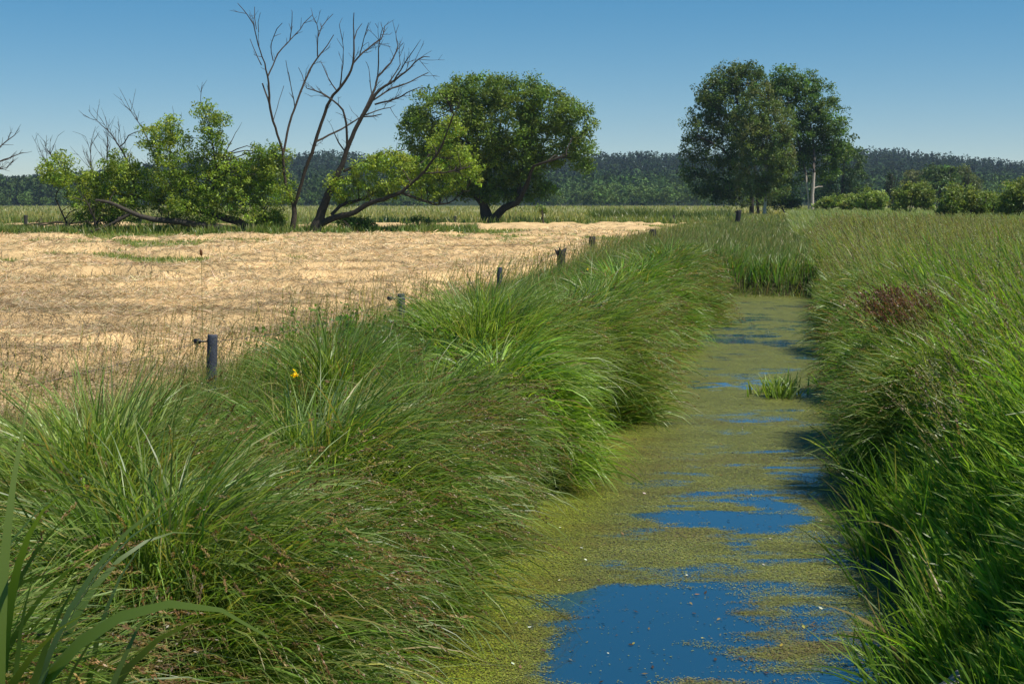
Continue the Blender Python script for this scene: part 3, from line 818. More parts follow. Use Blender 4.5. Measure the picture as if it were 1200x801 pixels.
F1 = post(249, 392, 12, 12.3, 430, 'grey round fence post standing nearest, with a black insulator', (0.07, 0.077, 0.095), 0.04, knob=True)
F2 = post(470, 344, 9, 17.8, 367, 'second grey fence post from the front, with a black insulator', (0.07, 0.077, 0.095), 0.0, knob=True)
F3 = post(585.5, 313, 6.5, 24.9, 328, 'slim grey fence post third from the front, before the hay', (0.065, 0.07, 0.085), 0.01)
F4 = post(658, 293, 10, 35.5, 308, 'thick dark broken fence post with a splintered top', (0.05, 0.045, 0.04), 0.05, broken=True)
F5 = post(694, 277, 8, 48, 284, 'short dark fence post just behind the broken one', (0.05, 0.045, 0.04))
F6 = post(765, 268.5, 8, 60, 276, 'squat dark fence post at the far corner of the hay field', (0.05, 0.045, 0.04))
post(866, 247, 6, 118, 260, 'big dark leaning post in front of the birch trees', (0.035, 0.035, 0.035), 0.12, broken=True)
post(789, 252, 3.2, 140, 259, 'thin dark post in the reeds left of the leaning post', (0.05, 0.05, 0.045))
post(533, 253, 4, 128, 262, 'small dark post beneath the left side of the willow', (0.05, 0.05, 0.045))
post(30, 252, 4.2, 105, 262, 'small dark post far out on the meadow by the left edge', (0.05, 0.05, 0.045))
post(164, 255, 3.5, 105, 266, 'dark post seen through the fallen tree', (0.05, 0.05, 0.045))
wire = Soup()
pts = [np.array([-5.0, 6.5, 0.80]), F1 + [-0.12, 0, -0.07], F2 + [-0.09, 0, -0.07], F3 + [-0.06, 0, -0.06], F4 + [-0.1, 0, -0.05], F5 + [0, 0, -0.05], F6 + [0, 0, -0.05]]
for a_, b_ in zip(pts[:-1], pts[1:]):
    a_, b_ = np.array(a_, float), np.array(b_, float)
    q = np.linspace(0, 1, 10)[:, None]
    P = a_ + (b_ - a_) * q
    P[:, 2] -= 0.10 * (4 * q * (1 - q))[:, 0]
    wire.tube(P, np.full(10, 0.0024), (0.08, 0.07, 0.06), 5)
    for f in np.arange(0.03, 1, 0.12 / np.linalg.norm(b_ - a_)):
        c = a_ + (b_ - a_) * f; c[2] -= 0.10 * 4 * f * (1 - f)
        d = rng.normal(0, 1, 3); d *= 0.022 / np.linalg.norm(d)
        wire.tube(np.array([c - d, c, c + d]), [0.0015, 0.003, 0.0015], (0.08, 0.07, 0.06), 3)
o = wire.build('barbed_wire', PLAST)
tag(o, 'rusty barbed wire strung sagging from post to post along the field', 'wire')


# ------------------------------------------------------------------ trees
class Tree:
    def __init__(s, D, bark=(0.075, 0.062, 0.048)):
        s.D, s.W, s.bark = D, Soup(), np.array(bark)
        s.nodes = []                                        # pixel x, y, depth offset, radius

    def branch(s, pts, slope=None, start=None, twigs=0, tl=(0.5, 1.6), tr=0.02, sides=7, up=0.5, wmul=1.0):
        """pts: (px, py, width px). Returns world points."""
        pts = np.array(pts, float)
        d0 = 0.0 if start is None else start
        if start is None and s.nodes:
            nd = np.array(s.nodes)
            k = np.argmin((nd[:, 0] - pts[0, 0]) ** 2 + (nd[:, 1] - pts[0, 1]) ** 2)
            d0 = nd[k, 2]
        slope = rng.normal(0, 0.4) if slope is None else slope
        # densify with a slight wobble
        seg = np.concatenate([[0], np.cumsum(np.linalg.norm(np.diff(pts[:, :2], axis=0), axis=1))])
        m = max(3, int(seg[-1] / 7))
        q = np.linspace(0, seg[-1], m)
        f = np.stack([np.interp(q, seg, pts[:, k]) for k in range(3)], -1)
        wob = np.minimum(1, q / 12)[:, None] * 0.05 * rng.normal(0, 1, (m, 2)) * np.maximum(6, f[:, 2:3]) * 0.8
        f[1:-1, :2] += wob[1:-1]
        dep = d0 + slope * q * s.D / F
        P = np.array([at(a, b, s.D) + np.array([0, d, 0]) for (a, b, _), d in zip(f, dep)])
        R = np.maximum(f[:, 2] * np.where(f[:, 2] < 13, 0.85, 1.0) * s.D / F / 2, 0.012)
        s.W.tube(P, R, s.bark * rng.uniform(0.85, 1.15), sides)
        for (a, b, ww), d in zip(f, dep):
            s.nodes.append((a, b, d, ww))
        if twigs:
            s.twigs(P, int(twigs * 1.7), tl, tr, up)
        return P

    def twigs(s, P, n, tl, tr, up=0.5, sub=True):
        d = np.gradient(P, axis=0)
        for _ in range(n):
            i = rng.integers(max(1, len(P) // 4), len(P))
            dd = d[i] / (np.linalg.norm(d[i]) + 1e-9)
            dr = dd + rng.normal(0, 0.55, 3); dr[2] += up * rng.uniform(0.2, 1)
            dr /= np.linalg.norm(dr)
            L = rng.uniform(*tl)
            q = np.linspace(0, 1, 5)[:, None]
            bow = rng.normal(0, 0.12, 3)
            T = P[i] + dr * L * q + bow * L * q * q
            s.W.tube(T, np.linspace(tr, tr * 0.45, 5), s.bark * rng.uniform(0.8, 1.3), 4)
            if sub and L > 0.7:
                s.twigs(T, rng.integers(1, 4), (L * 0.3, L * 0.6), tr * 0.7, up, False)


def leaf_blobs(soup, D, blobs, dens, size, cols, wts=None, depth=None, clump=0.55, per=26, shell=0.45, droop=0.0, aspect=0.5, cj=0.16):
    """clumps of leaves filling ellipsoids given in photo pixels at distance D; returns the clump centres"""
    out_ = []
    for bl in blobs:
        px, py, rx, ry = bl[:4]
        c = at(px, py, D)
        rx, rz = rx * D / F, ry * D / F
        rd = min(rx, rz) * 0.9 if depth is None else depth * 0.5 * (rx + rz)
        c[1] += bl[4] if len(bl) > 4 else rng.normal(0, 0.25) * rd
        k = max(4, int(3.6 * dens * (rx * rz * rd) ** (2 / 3) / clump ** 2))
        u = rng.normal(0, 1, (k, 3)); u /= np.linalg.norm(u, axis=1)[:, None]
        rad = (shell ** 3 + (1 - shell ** 3) * rng.uniform(0, 1, k)) ** (1 / 3)
        out_.append(c + u * rad[:, None] * np.array([rx, rd, rz]))
    Cc = np.concatenate(out_)
    k = len(Cc)
    ct = pal(k, cols, wts, cj)
    cs = clump * rng.uniform(0.6, 1.35, k)
    m = per
    off = rng.normal(0, 1, (k, m, 3)); off /= np.linalg.norm(off, axis=2)[..., None]
    off *= rng.uniform(0.1, 1, (k, m, 1)) ** 0.5 * cs[:, None, None] * np.array([1, 1, 0.75])
    P = (Cc[:, None] + off)
    P[..., 2] -= droop * rng.uniform(0, 1, (k, m)) ** 2 * cs[:, None]
    t = np.repeat(ct[:, None], m, 1) * np.exp(rng.normal(0, 0.12, (k, m, 1)))
    cards(soup, P.reshape(-1, 3), size * rng.uniform(0.6, 1.3, k * m), t.reshape(-1, 3), aspect=aspect, up=0.35)
    return Cc


def limbs_to(tree, Cc, n, r0=0.06, r1=0.015):
    """thin limbs from the traced skeleton to some of the leaf clumps"""
    nd = np.array(tree.nodes)
    Wn = np.array([at(a, b, tree.D) + np.array([0, d, 0]) for a, b, d, _ in nd])
    for i in rng.choice(len(Cc), min(n, len(Cc)), replace=False):
        c = Cc[i]
        dd = np.linalg.norm(Wn - c, axis=1) + 1.5 * np.maximum(0, Wn[:, 2] - c[2] + 0.3)
        k = np.argmin(dd)
        a = Wn[k]; L = np.linalg.norm(c - a)
        if L < 0.2: continue
        q = np.linspace(0, 1, 6)[:, None]
        T = a + (c - a) * q + np.array([0, 0, 0.12 * L]) * (np.sin(PI * q))
        T[1:-1] += rng.normal(0, 0.04 * L, (4, 3))
        tree.W.tube(T, np.linspace(min(r0, 0.02 + 0.012 * L), r1, 6), tree.bark * rng.uniform(0.85, 1.15), 5)


def finish(tree, name, label, cat, base, crown=None, group=None, trunk='trunk', mat=None):
    e = thing(name, label, cat, base, group)
    tree.W.build(trunk, mat or BARK, e, base)
    if crown is not None:
        crown.build('crown', LEAF, e, base)
    return e


Z2 = lambda *p: [(280 + a / 2.7607, b / 2.7607 + 1.0, c / 2.7607) for a, b, c in p]
Z1 = lambda *p: [(a / 2.7625, b / 2.7625 + 1.0, c / 2.7625) for a, b, c in p]
LIME = [(0.17, 0.225, 0.03), (0.14, 0.195, 0.026), (0.215, 0.265, 0.04), (0.10, 0.15, 0.02)]
MID = [(0.075, 0.125, 0.022), (0.055, 0.10, 0.018), (0.10, 0.155, 0.028)]
DB = 91.0
dk = (0.07, 0.052, 0.038)

# dead twin stemmed tree
t = Tree(91.5, dk)
t.branch(Z2((172, 745, 26), (180, 690, 20), (178, 662, 18)), 0, 0)
t.branch(Z2((178, 662, 15), (155, 610, 11), (142, 545, 11), (140, 485, 11)), 0.1)
t.branch(Z2((140, 490, 9), (120, 420, 9), (103, 350, 9), (101, 290, 8), (100, 250, 7), (88, 200, 5), (72, 150, 4), (62, 90, 4), (35, 45, 3), (12, 20, 2)), -0.2, twigs=5, tl=(0.5, 1.3))
t.branch(Z2((103, 345, 7), (92, 308, 6), (82, 288, 6), (75, 267, 6)), 0.2)
t.branch(Z2((98, 250, 6), (112, 212, 5), (125, 170, 5), (160, 125, 4), (190, 90, 3), (205, 60, 3), (228, 35, 2)), 0.4, twigs=5, tl=(0.4, 1.2))
t.branch(Z2((160, 125, 4), (170, 75, 3), (172, 38, 2)), -0.3, twigs=2, tl=(0.3, 0.7))
t.branch(Z2((112, 195, 4), (105, 150, 3), (128, 100, 3), (150, 80, 2)), -0.4, twigs=2, tl=(0.3, 0.8))
t.branch(Z2((68, 100, 3), (60, 60, 3), (58, 25, 2)), 0.3)
t.branch(Z2((75, 110, 3), (74, 70, 2), (84, 50, 2)), -0.3)
t.branch(Z2((80, 212, 4), (55, 165, 3), (38, 125, 2)), 0.3)
t.branch(Z2((142, 488, 9), (155, 400, 9), (172, 340, 8), (195, 270, 8), (215, 215, 7), (240, 172, 6), (265, 140, 4), (290, 95, 3)), 0.25, twigs=4, tl=(0.4, 1.2))
t.branch(Z2((240, 170, 5), (242, 110, 4), (246, 75, 3), (228, 40, 2)), -0.2, twigs=3, tl=(0.3, 0.9))
t.branch(Z2((244, 105, 4), (258, 62, 3), (288, 25, 2)), 0.4, twigs=2, tl=(0.3, 0.8))
t.branch(Z2((172, 340, 4), (166, 280, 3), (155, 195, 2)), -0.5, twigs=2, tl=(0.4, 0.8))
t.branch(Z2((190, 285, 4), (200, 250, 3), (175, 205, 2)), 0.5)
t.branch(Z2((110, 395, 3), (125, 320, 2), (135, 270, 2)), 0.5)
t.branch(Z2((178, 664, 14), (195, 620, 13), (215, 550, 13), (240, 485, 13), (255, 440, 13), (270, 400, 12), (290, 345, 12), (305, 315, 11), (340, 275, 10), (365, 240, 9), (375, 205, 8), (378, 150, 6), (378, 90, 4), (380, 48, 3)), -0.1, twigs=5, tl=(0.4, 1.3))
t.branch(Z2((375, 208, 7), (405, 170, 6), (440, 140, 5), (465, 120, 4), (470, 80, 3)), 0.4, twigs=6, tl=(0.4, 1.2))
t.branch(Z2((380, 132, 4), (388, 95, 3), (402, 78, 2)), 0.4)
t.branch(Z2((395, 180, 4), (412, 130, 3), (428, 82, 2)), -0.4, twigs=2, tl=(0.3, 0.8))
t.branch(Z2((332, 282, 6), (345, 215, 4), (350, 160, 3), (340, 95, 2)), -0.4, twigs=3, tl=(0.4, 1.0))
t.branch(Z2((322, 295, 5), (298, 265, 4), (265, 195, 2)), 0.3, twigs=2, tl=(0.4, 0.9))
t.branch(Z2((303, 320, 6), (275, 300, 5), (228, 288, 3)), -0.2, twigs=3, tl=(0.4, 0.9))
t.branch(Z2((255, 455, 8), (310, 425, 7), (350, 400, 6), (400, 365, 5), (450, 345, 4), (480, 338, 3)), 0.5, twigs=5, tl=(0.4, 1.2))
finish(t, 'dead_tree', 'tall bare dead tree with two thin forking stems', 'tree', at(343, 270, 91.5))

# leaning tree, half dead, half leafy
t = Tree(91.0, (0.06, 0.048, 0.038))
t.branch(Z2((243, 757, 48), (262, 702, 36), (290, 620, 27), (310, 580, 23), (335, 530, 19), (350, 480, 17), (370, 430, 16), (395, 380, 15), (425, 330, 13), (450, 290, 11), (500, 260, 8), (550, 220, 6), (590, 180, 4), (618, 182, 2)), 0, 0, twigs=8, tl=(0.5, 1.5), sides=10)
t.branch(Z2((350, 482, 10), (352, 420, 9), (345, 362, 8), (325, 335, 7), (300, 318, 6), (270, 300, 5), (235, 290, 3)), -0.3, twigs=5, tl=(0.4, 1.2))
t.branch(Z2((403, 362, 11), (435, 290, 9), (445, 240, 8), (490, 190, 6), (508, 140, 4), (500, 95, 2)), 0.3, twigs=6, tl=(0.5, 1.3))
t.branch(Z2((445, 242, 5), (450, 190, 5), (450, 150, 4), (466, 88, 2)), -0.3, twigs=4, tl=(0.4, 1.0))
t.branch(Z2((420, 330, 7), (490, 280, 6), (540, 260, 5), (606, 222, 3)), 0.5, twigs=6, tl=(0.4, 1.2))
t.branch(Z2((440, 335, 7), (510, 320, 6), (560, 295, 4), (590, 285, 2)), -0.4, twigs=5, tl=(0.4, 1.2))
t.branch(Z2((500, 262, 6), (540, 200, 4), (578, 150, 2)), -0.3, twigs=4, tl=(0.4, 1.0))
t.branch(Z2((480, 272, 5), (520, 205, 4), (516, 178, 2)), 0.4, twigs=3, tl=(0.4, 1.0))
t.branch(Z2((428, 300, 4), (420, 250, 3), (415, 215, 2)), 0.4, twigs=2, tl=(0.4, 0.8))
t.branch(Z2((400, 375, 6), (440, 372, 5), (460, 365, 3)), 0.4, twigs=2, tl=(0.4, 0.8))
t.branch(Z2((345, 490, 6), (318, 450, 5), (310, 425, 3)), -0.4, twigs=2, tl=(0.4, 0.8))
t.branch(Z2((338, 552, 9), (400, 520, 8), (470, 495, 6), (525, 478, 4)), 0.4, twigs=5, tl=(0.4, 1.0))
t.branch(Z2((262, 722, 28), (310, 700, 24), (370, 688, 20), (420, 658, 18), (480, 638, 16), (530, 620, 14), (565, 590, 11), (600, 560, 9), (660, 480, 7), (700, 370, 3)), -0.2, twigs=8, tl=(0.5, 1.5), sides=9)
t.branch(Z2((300, 692, 14), (330, 660, 13), (400, 640, 11), (470, 600, 10), (540, 560, 8), (600, 510, 7), (640, 440, 4), (695, 350, 2)), 0.3, twigs=6, tl=(0.5, 1.5))
t.branch(Z2((530, 620, 12), (580, 640, 10), (640, 660, 8), (690, 650, 5), (740, 600, 3)), 0.4, twigs=6, tl=(0.4, 1.2))
t.branch(Z2((600, 512, 6), (650, 505, 5), (700, 510, 4), (765, 490, 2)), -0.4, twigs=7, tl=(0.4, 1.4))
t.branch(Z2((600, 560, 6), (680, 555, 5), (745, 540, 3)), 0.1, twigs=6, tl=(0.4, 1.2))
lf = Soup()
bl = [(285 + a / 2.76 - 5, b / 2.76, r / 2.76, r2 / 2.76) for a, b, r, r2 in ((350, 585, 55, 40), (420, 545, 55, 40), (480, 530, 60, 42), (540, 545, 60, 50), (590, 590, 60, 45), (430, 610, 60, 35), (350, 640, 45, 30), (500, 600, 55, 40), (620, 630, 45, 30),
      (640, 470, 40, 40), (680, 420, 45, 40), (720, 500, 55, 40), (750, 560, 40, 40), (690, 590, 40, 35), (640, 540, 45, 35), (320, 610, 35, 35))]
Cc = leaf_blobs(lf, 91.0, bl, 1.7, 0.19, LIME, None, 1.2, clump=0.42, per=32, shell=0.2)
limbs_to(t, Cc, 60, 0.05)
finish(t, 'leaning_tree', 'thick leaning willow, its upper limbs bare and its lower limbs in leaf', 'tree', at(369, 273, 91), lf)

# fallen tree
t = Tree(92.0, (0.06, 0.05, 0.04))
t.branch(Z1((838, 748, 34), (760, 712, 30), (650, 682, 24), (560, 660, 20), (470, 640, 17), (380, 628, 13), (300, 605, 9), (220, 585, 6), (150, 555, 4), (105, 495, 2)), 0.1, 0, twigs=22, tl=(0.6, 2.2), sides=9, up=0.9)
t.branch(Z1((820, 755, 32), (700, 730, 28), (600, 716, 24), (500, 705, 20), (440, 682, 16), (390, 655, 13), (340, 645, 9)), -0.2, 0, twigs=6, tl=(0.5, 1.6), sides=9, up=0.9)
t.branch(Z1((440, 690, 12), (380, 725, 10), (330, 745, 8), (290, 760, 6)), -0.3, twigs=8, tl=(0.4, 1.2))
t.branch(Z1((430, 640, 9), (420, 560, 7), (395, 490, 6), (360, 430, 4), (318, 388, 2)), -0.2, twigs=14, tl=(0.6, 1.9), up=0.8)
t.branch(Z1((520, 655, 8), (500, 560, 6), (460, 460, 5), (430, 405, 4), (385, 348, 2)), 0.3, twigs=9, tl=(0.6, 1.8), up=0.7)
t.branch(Z1((600, 672, 9), (560, 580, 7), (530, 480, 5), (545, 390, 3)), 0.2, twigs=6, tl=(0.5, 1.4), up=0.8)
t.branch(Z1((700, 695, 11), (690, 600, 9), (700, 540, 7), (690, 460, 6), (675, 390, 4), (655, 325, 2)), -0.1, twigs=6, tl=(0.5, 1.2), up=0.8)
t.branch(Z1((330, 620, 6), (325, 540, 5), (318, 455, 3)), 0.3, twigs=10, tl=(0.5, 1.6), up=0.9)
t.branch(Z1((250, 600, 6), (200, 560, 5), (165, 500, 3), (150, 475, 2)), -0.4, twigs=10, tl=(0.5, 1.6), up=0.7)
t.branch(Z1((300, 610, 6), (270, 540, 4), (262, 470, 2)), 0.3, twigs=9, tl=(0.5, 1.6), up=0.9)
t.branch(Z1((180, 640, 5), (200, 690, 6), (222, 750, 7)), 0.2, 0, twigs=4, tl=(0.4, 1.0))
t.branch(Z1((330, 752, 10), (325, 700, 8), (310, 650, 5)), -0.4, -1, twigs=10, tl=(0.5, 1.4))
t.branch(Z1((700, 540, 5), (735, 470, 4), (755, 425, 2)), 0.3, twigs=3, tl=(0.3, 0.8))
lf = Soup()
bl = [(a / 2.7625, b / 2.7625 + 1, 1.15 * r / 2.7625, 1.12 * r2 / 2.7625) for a, b, r, r2 in ((205, 545, 60, 50), (170, 560, 40, 30), (260, 600, 55, 50), (340, 580, 55, 55), (400, 535, 50, 50), (430, 580, 60, 55), (500, 440, 45, 45), (540, 400, 32, 32), (530, 480, 50, 45), (580, 450, 35, 35),
      (560, 560, 60, 60), (600, 610, 60, 50), (660, 600, 60, 60), (690, 470, 36, 45), (680, 410, 42, 40), (655, 350, 35, 25), (715, 385, 25, 25), (700, 540, 40, 50), (740, 570, 55, 65), (800, 560, 55, 70), (850, 500, 45, 40), (840, 600, 50, 50), (880, 560, 45, 60), (900, 500, 40, 40),
      (850, 680, 50, 50), (760, 650, 50, 45), (700, 655, 60, 35), (600, 660, 60, 30), (560, 690, 50, 25), (660, 715, 50, 20), (380, 640, 55, 40), (280, 700, 40, 30), (480, 640, 55, 35), (330, 690, 50, 45), (400, 690, 45, 30), (290, 650, 45, 35), (920, 620, 40, 40), (620, 520, 35, 35))]
Cc = leaf_blobs(lf, 92.0, bl, 1.7, 0.19, LIME + MID[:1], [3, 4, 1.6, 3, 1.5], 1.2, clump=0.42, per=32, shell=0.2)
limbs_to(t, Cc, 90, 0.05)
finish(t, 'fallen_tree', 'fallen leafy tree with trunks lying along the ground and bare twigs on top', 'tree', at(300, 272, 92), lf)

# dead tree reaching in from the left edge
t = Tree(90.0, dk)
t.branch([(-45, 275, 10), (-40, 230, 7), (-25, 205, 4), (-2, 190, 2), (14, 184, 1.4), (26, 179, 1)], 0, 0, twigs=9, tl=(0.4, 1.1))
t.branch([(-25, 206, 3), (-12, 180, 2), (3, 163, 1.4), (10, 158, 1)], 0.3, twigs=6, tl=(0.4, 1.0))
t.branch([(-25, 206, 2), (-5, 199, 1.4), (12, 197, 1)], -0.3, twigs=6, tl=(0.4, 1.0))
t.branch([(-40, 235, 6), (-60, 190, 5), (-55, 140, 3)], 0.3, twigs=6, tl=(0.4, 1.0))
finish(t, 'dead_tree', 'bare dead branches reaching in at the left edge above the meadow', 'tree', at(-45, 275, 90))

# big willow
t = Tree(131.0, (0.05, 0.042, 0.033))
t.branch([(573, 264, 17), (569, 250, 14), (566, 240, 12), (562, 222, 9), (560, 180, 6), (559, 140, 3)], 0, 0, sides=10)
t.branch([(576, 262, 14), (584, 250, 11), (592, 243, 10), (606, 238, 8), (618, 215, 6), (624, 196, 4), (645, 189, 3), (662, 184, 2)], -0.4, sides=9)
t.branch([(566, 240, 9), (545, 215, 7), (525, 190, 4), (505, 165, 2)], 0.2)
t.branch([(563, 225, 8), (575, 190, 6), (585, 150, 4), (590, 115, 2)], 0.4)
t.branch([(606, 238, 6), (612, 190, 4), (625, 150, 2), (635, 130, 2)], 0.3)
t.branch([(560, 190, 5), (540, 150, 4), (525, 120, 2)], -0.3)
lf = Soup()
WIL = [(0.082, 0.128, 0.022), (0.105, 0.155, 0.028), (0.06, 0.10, 0.018), (0.125, 0.175, 0.036)]
bl = [(560, 108, 50, 24), (520, 132, 45, 32), (495, 155, 29, 30), (487, 135, 14, 14), (605, 110, 45, 24), (640, 127, 38, 28), (672, 146, 25, 28), (682, 178, 16, 24), (645, 165, 40, 32), (590, 150, 50, 40), (555, 165, 45, 30), (520, 182, 40, 26), (600, 190, 42, 30),
      (570, 205, 40, 24), (540, 210, 35, 22), (615, 215, 28, 20), (580, 228, 30, 10), (640, 222, 12, 10), (500, 195, 28, 22), (530, 108, 20, 12)]
Cc = leaf_blobs(lf, 131.0, bl, 2.3, 0.28, WIL, [4, 3, 3, 1.5], 1.0, clump=0.7, per=46, shell=0.5, droop=0.5, cj=0.2)
limbs_to(t, Cc, 130, 0.09)
finish(t, 'willow_tree', 'large round green willow alone at the edge of the hay field', 'tree', at(574, 264, 131), lf)

# grove by the ditch
BIR = [(0.050, 0.084, 0.02), (0.064, 0.10, 0.024), (0.038, 0.066, 0.016), (0.08, 0.105, 0.032)]
t = Tree(200, (0.05, 0.045, 0.04))
t.branch([(881, 254, 7), (881, 235, 6), (876, 200, 5), (868, 150, 4), (860, 90, 2)], 0, 0, sides=9)
t.branch([(889, 254, 4), (888, 230, 4), (886, 190, 3), (884, 120, 2)], 0.2, 0)
t.branch([(876, 205, 4), (845, 175, 3), (815, 160, 2)], -0.3)
t.branch([(870, 160, 4), (845, 125, 3), (825, 105, 2)], 0.3)
t.branch([(880, 225, 3), (850, 210, 3), (820, 205, 2)], 0.3)
lf = Soup()
bl = [(853, 88, 24, 18), (838, 105, 27, 18), (826, 125, 22, 22), (820, 150, 22, 18), (812, 172, 19, 16), (812, 195, 15, 18), (822, 215, 17, 15), (850, 125, 32, 32), (848, 170, 32, 28), (850, 205, 28, 22), (872, 95, 26, 22), (880, 84, 20, 12), (870, 150, 30, 35), (835, 226, 14, 9), (860, 225, 16, 10)]
Cc = leaf_blobs(lf, 200, bl + [(850, 228, 16, 9), (868, 234, 14, 7), (900, 232, 14, 8)], 1.5, 0.38, BIR, None, 1.0, clump=0.85, per=40, shell=0.35, droop=0.6, cj=0.2)
limbs_to(t, Cc, 90, 0.1)
finish(t, 'birch_tree', 'dark spreading birch on the left of the grove behind the ditch', 'tree', at(882, 254, 200), lf, 'trees of the grove')

t = Tree(193, (0.42, 0.40, 0.36))
t.branch([(896, 254, 5), (897, 225, 4), (898, 190, 4), (900, 140, 2), (902, 100, 1.5)], 0, 0, sides=9)
lf = Soup()
bl = [(885, 130, 30, 30), (893, 165, 36, 30), (890, 195, 34, 26), (905, 145, 30, 34), (912, 185, 24, 28), (903, 218, 22, 16), (885, 218, 18, 14), (890, 108, 18, 16)]
t.bark = np.array((0.12, 0.11, 0.09))
Cc = leaf_blobs(lf, 193, bl, 1.3, 0.34, [(0.082, 0.118, 0.028), (0.07, 0.105, 0.026), (0.098, 0.13, 0.038), (0.085, 0.098, 0.033)], None, 1.0, clump=0.7, per=40, shell=0.3, droop=0.8, cj=0.16)
limbs_to(t, Cc, 60, 0.05)
finish(t, 'birch_tree', 'paler drooping birch with a thin light stem in the middle of the grove', 'tree', at(896, 254, 193), lf, 'trees of the grove')

t = Tree(205, (0.52, 0.43, 0.36))
t.branch([(945, 252, 5), (945, 232, 4.5), (947, 203, 4)], 0, -4, sides=9)
t.branch([(941, 252, 3), (941, 235, 2.6), (939, 206, 2.2)], 0.1, -4)
t.branch([(947, 221, 1.6), (953, 219, 1.6), (957, 219, 1.2)], 0, -4)
t.bark = np.array((0.12, 0.10, 0.085))
t.branch([(948, 205, 2), (962, 195, 1.4), (970, 184, 1.0)], -0.1, -2)
t.branch([(947, 203, 4), (950, 170, 3), (945, 110, 2)], 0.4)
t.branch([(939, 206, 2.2), (935, 170, 2), (925, 100, 1.5)], 0.5)
lf = Soup()
bl = [(920, 92, 22, 18), (940, 98, 26, 20), (930, 120, 35, 28), (958, 118, 26, 24), (970, 140, 22, 24), (978, 160, 17, 20), (955, 155, 32, 28), (935, 165, 30, 24), (930, 195, 26, 20), (965, 180, 26, 18), (985, 178, 14, 16), (920, 222, 16, 16), (966, 202, 18, 10), (915, 110, 20, 20)]
Cc = leaf_blobs(lf, 204, bl, 1.5, 0.38, [(0.052, 0.096, 0.018), (0.068, 0.118, 0.022), (0.042, 0.08, 0.016), (0.085, 0.13, 0.03)], None, 1.0, clump=0.85, per=40, shell=0.35, droop=0.3, cj=0.18)
limbs_to(t, Cc, 60, 0.08)
finish(t, 'birch_tree', 'green tree with a bright white trunk on the right of the grove', 'tree', at(945, 252, 205), lf, 'trees of the grove')

t = Tree(290, (0.05, 0.045, 0.04))
t.branch([(985, 249, 6), (987, 220, 4), (990, 180, 2)], 0, 0)
lf = Soup()
bl = [(988, 172, 14, 16), (995, 190, 17, 20), (1003, 210, 16, 18), (985, 212, 24, 20), (975, 228, 28, 12), (1008, 226, 14, 12), (965, 215, 18, 15)]
Cc = leaf_blobs(lf, 290, bl, 0.9, 0.75, [(0.032, 0.06, 0.016), (0.042, 0.072, 0.02)], None, 1.0, clump=1.2, per=26, shell=0.35)
finish(t, 'dark_tree', 'darker tree standing behind the right side of the grove', 'tree', at(985, 249, 290), lf, 'trees of the grove')


def shrub(name, label, D, blobs, cols, size, clump, cat='shrub', group=None, base=None, per=24, dens=2.6, stems=6, shell=0.4, mat=None):
    if group: blobs = [(a, b - 1, c * 1.0, d * 1.2) for a, b, c, d in blobs] + [(a + rng.normal(0, 3), b + 0.75 * d, c * 0.85, d * 0.6) for a, b, c, d in blobs]
    bx = blobs[0][0] if base is None else base
    lo = max(b[1] + b[3] for b in blobs)
    bp = at(bx, lo, D); bp[2] = float(terrain(bp[0], bp[1]))
    t = Tree(D, (0.06, 0.05, 0.038))
    _, by = pix(bp[0], D, bp[2])
    for k in range(stems):
        b = blobs[rng.integers(len(blobs))]
        t.branch([(bx + rng.normal(0, 0.7), by, 2.4), ((bx + b[0]) / 2, (by + b[1]) / 2, 1.4), (b[0], b[1], 0.8)], None, rng.normal(0, 0.3))
    lf = Soup()
    cols = np.array(cols) * rng.uniform(0.75, 1.15)
    Cc = leaf_blobs(lf, D, blobs, dens, size, cols, None, 1.0, clump=clump, per=per, shell=shell, cj=0.24)
    limbs_to(t, Cc, 14, 0.04)
    e = thing(name, label, cat, bp, group)
    t.W.build('stems', BARK, e, bp)
    lf.build('foliage', mat or LEAF, e, bp)
    return e


WILS = [(0.155, 0.2, 0.045), (0.13, 0.175, 0.04), (0.185, 0.225, 0.065), (0.10, 0.145, 0.03)]
g = 'willow shrubs right of the grove'
shrub('willow_shrub', 'low pale willow shrub closest to the grove', 175, [(985, 236, 18, 6), (1000, 235, 14, 6), (968, 238, 12, 5)], WILS, 0.3, 0.5, group=g)
shrub('willow_shrub', 'small rounded willow shrub second from the grove', 165, [(1018, 232, 14, 9), (1028, 234, 14, 8), (1010, 236, 8, 6)], WILS, 0.3, 0.5, group=g)
shrub('willow_shrub', 'bright willow shrub in front of the far dark tree', 150, [(1062, 229, 16, 11), (1078, 227, 15, 11), (1055, 236, 12, 8), (1088, 234, 10, 9)], WILS, 0.28, 0.5, group=g)
shrub('willow_shrub', 'big willow shrub nearest the ditch with a dark foot', 110, [(1112, 238, 15, 12), (1130, 232, 18, 12), (1104, 252, 8, 10), (1148, 238, 16, 11), (1120, 226, 12, 8)], WILS, 0.22, 0.4, group=g)
shrub('willow_shrub', 'low broad willow shrub between the two big ones on the right', 128, [(1160, 238, 18, 9), (1175, 240, 14, 8)], WILS, 0.25, 0.45, group=g)
shrub('willow_shrub', 'tall willow shrub cut by the right edge of the photo', 112, [(1186, 231, 15, 15), (1202, 226, 18, 16), (1180, 244, 12, 9), (1220, 232, 18, 16)], WILS, 0.22, 0.42, group=g)
shrub('round_tree', 'dark round tree behind the willow shrubs', 330, [(1100, 205, 18, 13), (1112, 210, 16, 13), (1090, 215, 14, 14), (1105, 222, 20, 14)], [(0.045, 0.075, 0.02), (0.055, 0.09, 0.025)], 0.75, 1.2, 'tree', base=1102)
shrub('round_tree', 'olive round tree half hidden left of the dark round tree', 350, [(1073, 210, 13, 12), (1066, 220, 10, 10)], [(0.085, 0.095, 0.04), (0.07, 0.085, 0.035)], 0.7, 1.2, 'tree')
